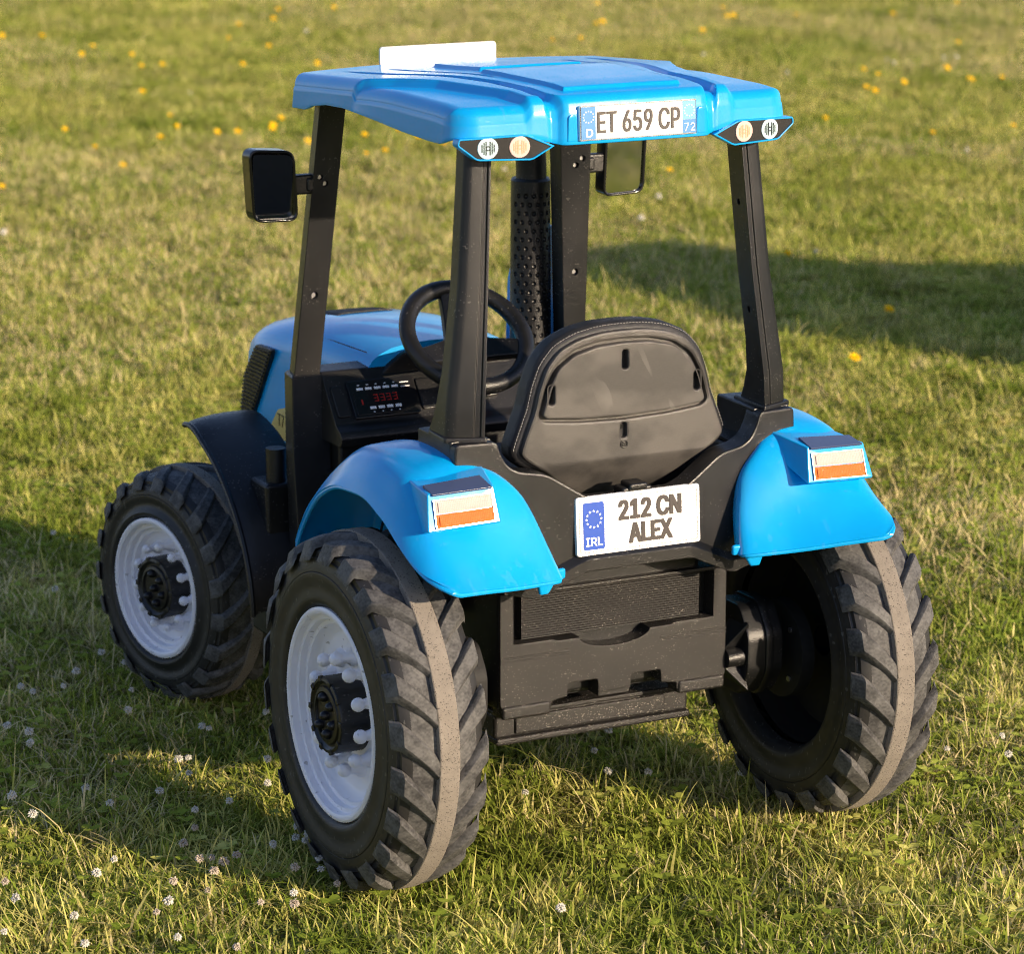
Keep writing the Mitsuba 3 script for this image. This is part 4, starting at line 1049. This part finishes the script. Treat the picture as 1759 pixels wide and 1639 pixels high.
def clover_leaves(n, size, seed):
    g = np.random.default_rng(seed)
    V, F, U, o = [], [], [], 0
    for _ in range(n):
        x, y = g.uniform(-size / 2, size / 2, 2)
        z = g.uniform(0.008, 0.026) - 0.010
        a0 = g.uniform(0, 6.28)
        r = g.uniform(0.0038, 0.0080)
        rv = g.uniform(0.0, 0.5)
        for k in range(3):
            a = a0 + k * 2.094
            c = np.array([x + r * 0.95 * math.cos(a), y + r * 0.95 * math.sin(a)])
            t = np.arange(7) * 2 * np.pi / 7
            px, py = c[0] + r * 0.9 * np.cos(t), c[1] + r * 0.9 * np.sin(t)
            pz = z + 0.25 * np.hypot(px - x, py - y) + g.normal(0, 0.0004, 7)
            V.append(np.column_stack([px, py, pz])); U.append(np.column_stack([np.full(7, rv), np.full(7, 0.9)]))
            F.append(np.array([[0, q, q + 1] for q in range(1, 6)]) + o); o += 7
    return np.vstack(V), np.vstack(F), np.vstack(U)

SIZE = 0.5
variants = []
for q in range(6):
    parts = [blades(9000, SIZE + 0.03, 0.013, 0.033, 100 + q, 1.05, 0.0014), blades(380, SIZE, 0.038, 0.064, 200 + q, 1.0, 0.0010), clover_leaves(200 if q < 2 else 90, SIZE, 300 + q)]
    V, F, U, o = [], [], [], 0
    for v_, f_, u_ in parts:
        V.append(v_); F.append(f_ + o); U.append(u_); o += len(v_)
    key = f'lawn_patch_{q + 1}'
    tm = trimesh.Trimesh(np.vstack(V), np.vstack(F), process=False)
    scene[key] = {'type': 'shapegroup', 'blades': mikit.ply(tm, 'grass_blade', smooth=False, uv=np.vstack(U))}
    variants.append(key)
V, F, U = blades(900, SIZE + 0.05, 0.022, 0.040, 777, 1.1, 0.0042)
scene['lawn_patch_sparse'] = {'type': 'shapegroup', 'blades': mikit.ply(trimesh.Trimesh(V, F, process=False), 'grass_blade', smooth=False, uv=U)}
g = np.random.default_rng(11)
cnt = 0
for ix in np.arange(-7.0, 13.0, SIZE):
    for iy in np.arange(-5.0, 15.0, SIZE):
        a = ix - (0.45 * iy)
        near = ix >= -3 and ix < 9.5 and -2.6 < a < 5.2 and -2.6 < iy < 13 or (0 < ix < 4 and -4.1 < iy < -2)
        if not near and not (-5.5 < a < 7.5):
            continue
        cnt += 1
        k = variants[int(g.integers(len(variants)))] if near else 'lawn_patch_sparse'
        rot = float(g.integers(4)) * 90
        s = float(g.uniform(0.92, 1.12))
        scene[f'grass__{cnt:03d}'] = {'type': 'instance', 'shapegroup': {'type': 'ref', 'id': k},
                                      'to_world': T().translate([float(ix), float(iy), 0.0]).rotate([0, 0, 1], rot).scale([1, 1, s])}
labels['grass'] = {'label': 'short mown lawn grass with dry straw-coloured patches and small clover leaves', 'category': 'grass', 'kind': 'stuff'}

# ---------------------------------------------------------------- flowers
def clover_head(seed):
    g = np.random.default_rng(seed)
    V, F, o = [], [], 0
    n = 46
    for k in range(n):
        zc = 1 - 1.55 * (k + 0.5) / n
        a = k * 2.39996
        s = math.sqrt(max(0, 1 - zc * zc))
        d = np.array([s * math.cos(a), s * math.sin(a), zc])
        d += g.normal(0, 0.12, 3)
        d /= np.linalg.norm(d)
        t = np.cross(d, [0, 0, 1.0] if abs(d[2]) < 0.9 else [1.0, 0, 0]); t /= np.linalg.norm(t)
        b = np.cross(d, t)
        L = 0.0078 * g.uniform(0.8, 1.15)
        w = 0.0016
        p = [d * 0.002 + t * w * .5, d * 0.002 - t * w * .5, d * L * .75 + t * w + b * w * .3, d * L * .75 - t * w + b * w * .3, d * L + b * w * .9, d * L * .75 - b * w * .8]
        V.append(p); F.append(np.array([[0, 1, 3], [0, 3, 2], [2, 3, 4], [0, 2, 5], [1, 5, 3], [2, 4, 5], [3, 5, 4]]) + o); o += 6
    return trimesh.Trimesh(np.vstack(V), np.vstack(F), process=False)

def daisy_head():
    V, F, o = [], [], 0
    g = np.random.default_rng(5)
    for ringn, L, up in ((16, 0.0125, 0.10), (13, 0.0098, 0.35), (8, 0.006, 0.8)):
        for k in range(ringn):
            a = k * 2 * math.pi / ringn + g.uniform(0, 0.3)
            d = np.array([math.cos(a), math.sin(a), up + g.normal(0, 0.08)])
            d /= np.linalg.norm(d)
            t = np.array([-math.sin(a), math.cos(a), 0])
            w = 0.0019
            V.append([t * w * .4, -t * w * .4, d * L * .8 + t * w, d * L * .8 - t * w, d * L]); F.append(np.array([[0, 1, 3], [0, 3, 2], [2, 3, 4]]) + o); o += 5
    return trimesh.Trimesh(np.vstack(V), np.vstack(F), process=False)

scene['petal_white'] = {'type': 'twosided', 'bsdf': {'type': 'diffuse', 'reflectance': {'type': 'rgb', 'value': [0.66, 0.63, 0.55]}}}
scene['petal_brown'] = {'type': 'twosided', 'bsdf': {'type': 'diffuse', 'reflectance': {'type': 'rgb', 'value': [0.52, 0.44, 0.35]}}}
scene['petal_yellow'] = {'type': 'twosided', 'bsdf': {'type': 'diffuse', 'reflectance': {'type': 'rgb', 'value': [0.86, 0.55, 0.012]}}}
scene['stem_green'] = {'type': 'twosided', 'bsdf': {'type': 'diffuse', 'reflectance': {'type': 'rgb', 'value': [0.12, 0.17, 0.04]}}}
heads = [mikit.ply(clover_head(k), 'petal_white') for k in range(4)]
browns = [mikit.ply(clover_head(k + 9), 'petal_brown') for k in range(2)]
dh = mikit.ply(daisy_head(), 'petal_yellow')
stemc = mikit.ply(tube([(0.004, 0.002, -0.045), (0.001, 0.001, -0.02), (0, 0, 0.001)], 0.0007, 6), 'stem_green', smooth=40)

def ray_ground(px, py, z):
    fpx = 1759 / 2 / math.tan(math.radians(17.6074) / 2)
    r_ = np.array([math.cos(yaw), -math.sin(yaw), 0]); u_ = np.cross(r_, FWD)
    d = FWD + (px - 879.5) / fpx * r_ - (py - 819.5) / fpx * u_
    return CAM + d * (z - CAM[2]) / d[2]
FLOWERS = {}
FLOWERS['A'] = [(-0.291, 0.987), (-0.356, 0.913), (-0.452, 0.874), (-0.445, 0.841), (-0.523, 0.720), (-0.513, 0.658), (-0.526, 0.615), (-0.360, 0.689), (-0.295, 0.580), (-0.293, 0.560), (-0.371, 0.473), (-0.358, 0.471), (-0.381, 0.409), (-0.272, 0.405), (-0.301, 0.338), (-0.510, 0.353), (-0.377, 0.280), (-0.438, 0.366), (-0.284, 0.908), (-0.404, 0.830), (-0.324, 0.774), (-0.422, 0.284), (-0.522, 0.409), (-0.192, 0.604), (-0.272, 0.407), (-0.132, 1.657), (-0.242, 1.332)]
FLOWERS['B'] = [(-0.613, 0.430), (-0.615, 0.343), (-0.388, 0.113), (-0.579, 0.149), (-0.609, 0.128), (-0.729, 0.069), (-0.680, 0.006), (-0.770, -0.012), (-0.599, -0.112), (-0.703, -0.095), (-0.567, -0.001), (-0.333, 0.167), (-0.331, 0.134), (-0.349, 0.134), (-0.350, 0.102), (-0.387, 0.115), (-0.359, 0.039), (-0.369, 0.012), (-0.434, -0.059)]
FLOWERS['Br'] = [(-0.481, 0.172), (-0.482, 0.117), (-0.469, 0.110), (-0.461, 0.091), (-0.439, 0.104), (-0.486, 0.060), (-0.541, 0.052), (-0.515, 0.007), (-0.477, -0.062), (-0.597, -0.041), (-0.551, -0.170), (-0.451, 0.211), (-0.717, 0.145), (-0.399, 0.019), (-0.373, -0.046), (-0.442, -0.079)]
FLOWERS['C'] = [(0.187, 0.318), (0.134, 0.260), (0.106, 0.170), (0.151, 0.144), (-0.029, 0.142), (-0.174, -0.232), (0.258, 0.087)]
FLOWERS['D'] = [(0.642, 0.055), (0.611, -0.004), (0.555, 0.056)]
FLOWERS['E'] = [(4.374, 7.302), (4.370, 6.698), (3.392, 8.765), (2.231, 7.065), (0.764, 4.622), (4.889, 6.800), (4.906, 6.876), (5.180, 6.820), (5.114, 6.811), (3.805, 4.751), (2.538, 4.372), (2.323, 4.082), (2.449, 3.424), (2.611, 5.436), (2.394, 5.020)]
FLOWERS['Y'] = [(2.192, 8.949), (2.329, 8.878), (2.380, 8.441), (2.251, 8.203), (2.411, 8.103), (2.317, 7.756), (2.396, 7.755), (2.940, 8.469), (2.969, 8.136), (3.547, 9.414), (3.382, 9.073), (2.658, 7.636), (2.051, 7.043), (1.911, 6.421), (1.503, 6.258), (1.836, 6.164), (1.702, 5.958), (1.452, 5.845), (1.897, 5.985), (1.956, 5.966), (2.077, 5.980), (2.110, 6.053), (2.201, 6.203), (0.959, 5.222), (2.276, 5.731), (2.416, 5.788), (2.111, 5.355), (2.186, 5.386), (2.905, 7.532), (1.394, 5.452), (3.171, 8.928), (2.063, 5.670), (3.792, 9.396), (2.398, 5.607), (2.409, 5.459), (4.023, 7.853), (4.150, 7.857), (4.714, 7.899), (2.738, 4.665)]
FLOWERS['Y2'] = [(4.860, 9.043), (5.252, 8.657), (5.082, 8.335), (5.120, 8.349), (4.520, 8.367), (4.465, 8.319), (5.740, 8.109), (6.258, 8.404), (5.360, 7.077), (4.563, 6.497), (4.525, 6.348), (4.478, 6.110), (4.287, 6.051), (4.257, 5.950), (4.847, 6.393), (4.727, 6.062), (4.739, 6.097), (3.733, 5.426), (3.844, 4.989), (4.155, 5.009), (2.312, 3.332), (1.776, 2.195), (4.860, 6.075), (2.131, 2.611), (5.359, 8.248)]
DESC = {   # kind: name, look, category, group, how its rows are told apart (photo height of the row's lower edge, words)
    'A': ('white_clover', 'white clover flower', 'clover flower', 'white clover flowers in the tractor\'s shadow', [(1130, 'in the shade left of the front wheel'), (1230, 'in the shade below the front wheel'), (1310, 'in the shade along the small sunlit patch'), (2000, 'in the shade left of the near rear wheel')]),
    'B': ('white_clover', 'bright white clover flower', 'clover flower', 'white clover flowers in the near grass', [(1440, 'along the lower left shadow\'s edge'), (1500, 'beside the near rear tyre\'s foot'), (1560, 'in the sunlit lower left lawn'), (2000, 'along the photo\'s bottom left edge')]),
    'Br': ('faded_clover', 'fading brownish clover flower', 'clover flower', 'fading clover flowers in the near grass', [(1480, 'at the shadow\'s lower edge'), (1530, 'in the sun below the shadow\'s edge'), (2000, 'near the photo\'s bottom edge')]),
    'C': ('white_clover', 'white clover flower', 'clover flower', 'white clover flowers between the rear wheels', [(1300, 'under the rear box'), (1400, 'in front of the rear box\'s shade'), (2000, 'alone in the grass at bottom centre')]),
    'D': ('white_clover', 'white clover flower', 'clover flower', 'white clover flowers right of the tractor', [(2000, 'in the sun right of the right rear wheel')]),
    'E': ('white_clover', 'blurred white flower', 'clover flower', 'blurred white clover flowers in the far lawn', [(150, 'in the far lawn, upper row'), (300, 'in the far lawn level with the mirrors'), (2000, 'in the far lawn below the mirrors')]),
    'Y': ('yellow_flower', 'blurred yellow flower', 'yellow flower', 'yellow flowers in the far left lawn', [(60, 'along the photo\'s top edge, left half'), (105, 'left of the white board'), (160, 'left of the roof'), (220, 'left of the roof\'s lower edge'), (262, 'level with the left mirror\'s top'), (2000, 'level with or below the left mirror')]),
    'Y2': ('yellow_flower', 'blurred yellow flower', 'yellow flower', 'yellow flowers in the far right lawn', [(30, 'along the photo\'s top edge, right half'), (90, 'just above the roof\'s level at right'), (140, 'right of the roof\'s top'), (240, 'right of the roof lamps'), (2000, 'right of the cab pillars')]),
}
ORD = ['leftmost', 'second', 'third', 'fourth', 'fifth', 'sixth', 'seventh', 'eighth', 'ninth', 'tenth', 'eleventh', 'twelfth', 'thirteenth', 'fourteenth']
def photo_px(x, y, z):
    fpx = 1759 / 2 / math.tan(math.radians(17.6074) / 2)
    r_ = np.array([math.cos(yaw), -math.sin(yaw), 0]); u_ = np.cross(r_, FWD)
    d = np.array([x, y, z]) - CAM
    return 879.5 + fpx * (d @ r_) / (d @ FWD), 819.5 - fpx * (d @ u_) / (d @ FWD)
g = np.random.default_rng(23)
number = {}
for kind, spots in FLOWERS.items():
    name, look, catg, grp, bands = DESC[kind]
    z0 = 0.045 if kind[0] == 'Y' else 0.021
    px = [photo_px(x, y, z0) for x, y in spots]
    band = [next(i for i, b in enumerate(bands) if p[1] < b[0]) for p in px]
    for q, (x, y) in enumerate(spots):
        i = number.get(name, -1) + 1
        number[name] = i
        key = name + (f'_{i:03d}' if i else '')
        row = sorted([k for k in range(len(spots)) if band[k] == band[q]], key=lambda k: px[k][0])
        o = row.index(q)
        word = '' if len(row) == 1 else 'rightmost ' if o == len(row) - 1 else ORD[o] + ' '
        lab = word + look + (' from the left' if 0 < o < len(row) - 1 else '') + ' ' + bands[band[q]][1]
        head = dh if kind[0] == 'Y' else (browns[int(g.integers(2))] if kind == 'Br' else heads[int(g.integers(4))])
        s = float(g.uniform(0.55, 0.90)) * (1.25 if kind[0] == 'Y' else 1.35 if kind == 'E' else 1.0)
        M = T().translate([x, y, z0 + float(g.uniform(-0.004, 0.005))]).rotate([0, 0, 1], float(g.uniform(0, 360))).rotate([0, 0, 1], 0.0)
        if kind[0] == 'Y':
            M = T().translate([x, y, z0]).rotate([1, 0, 0], float(g.uniform(20, 45))).rotate([0, 0, 1], float(g.uniform(0, 360))).scale(s)
        else:
            M = M.rotate([1, 0, 0], float(g.uniform(-25, 25))).scale(s)
        scene[key + '__flower_head'] = {**head, 'to_world': M}
        scene[key + '__stem'] = {**stemc, 'to_world': M}
        labels[key] = {'label': lab, 'category': catg, 'group': grp}
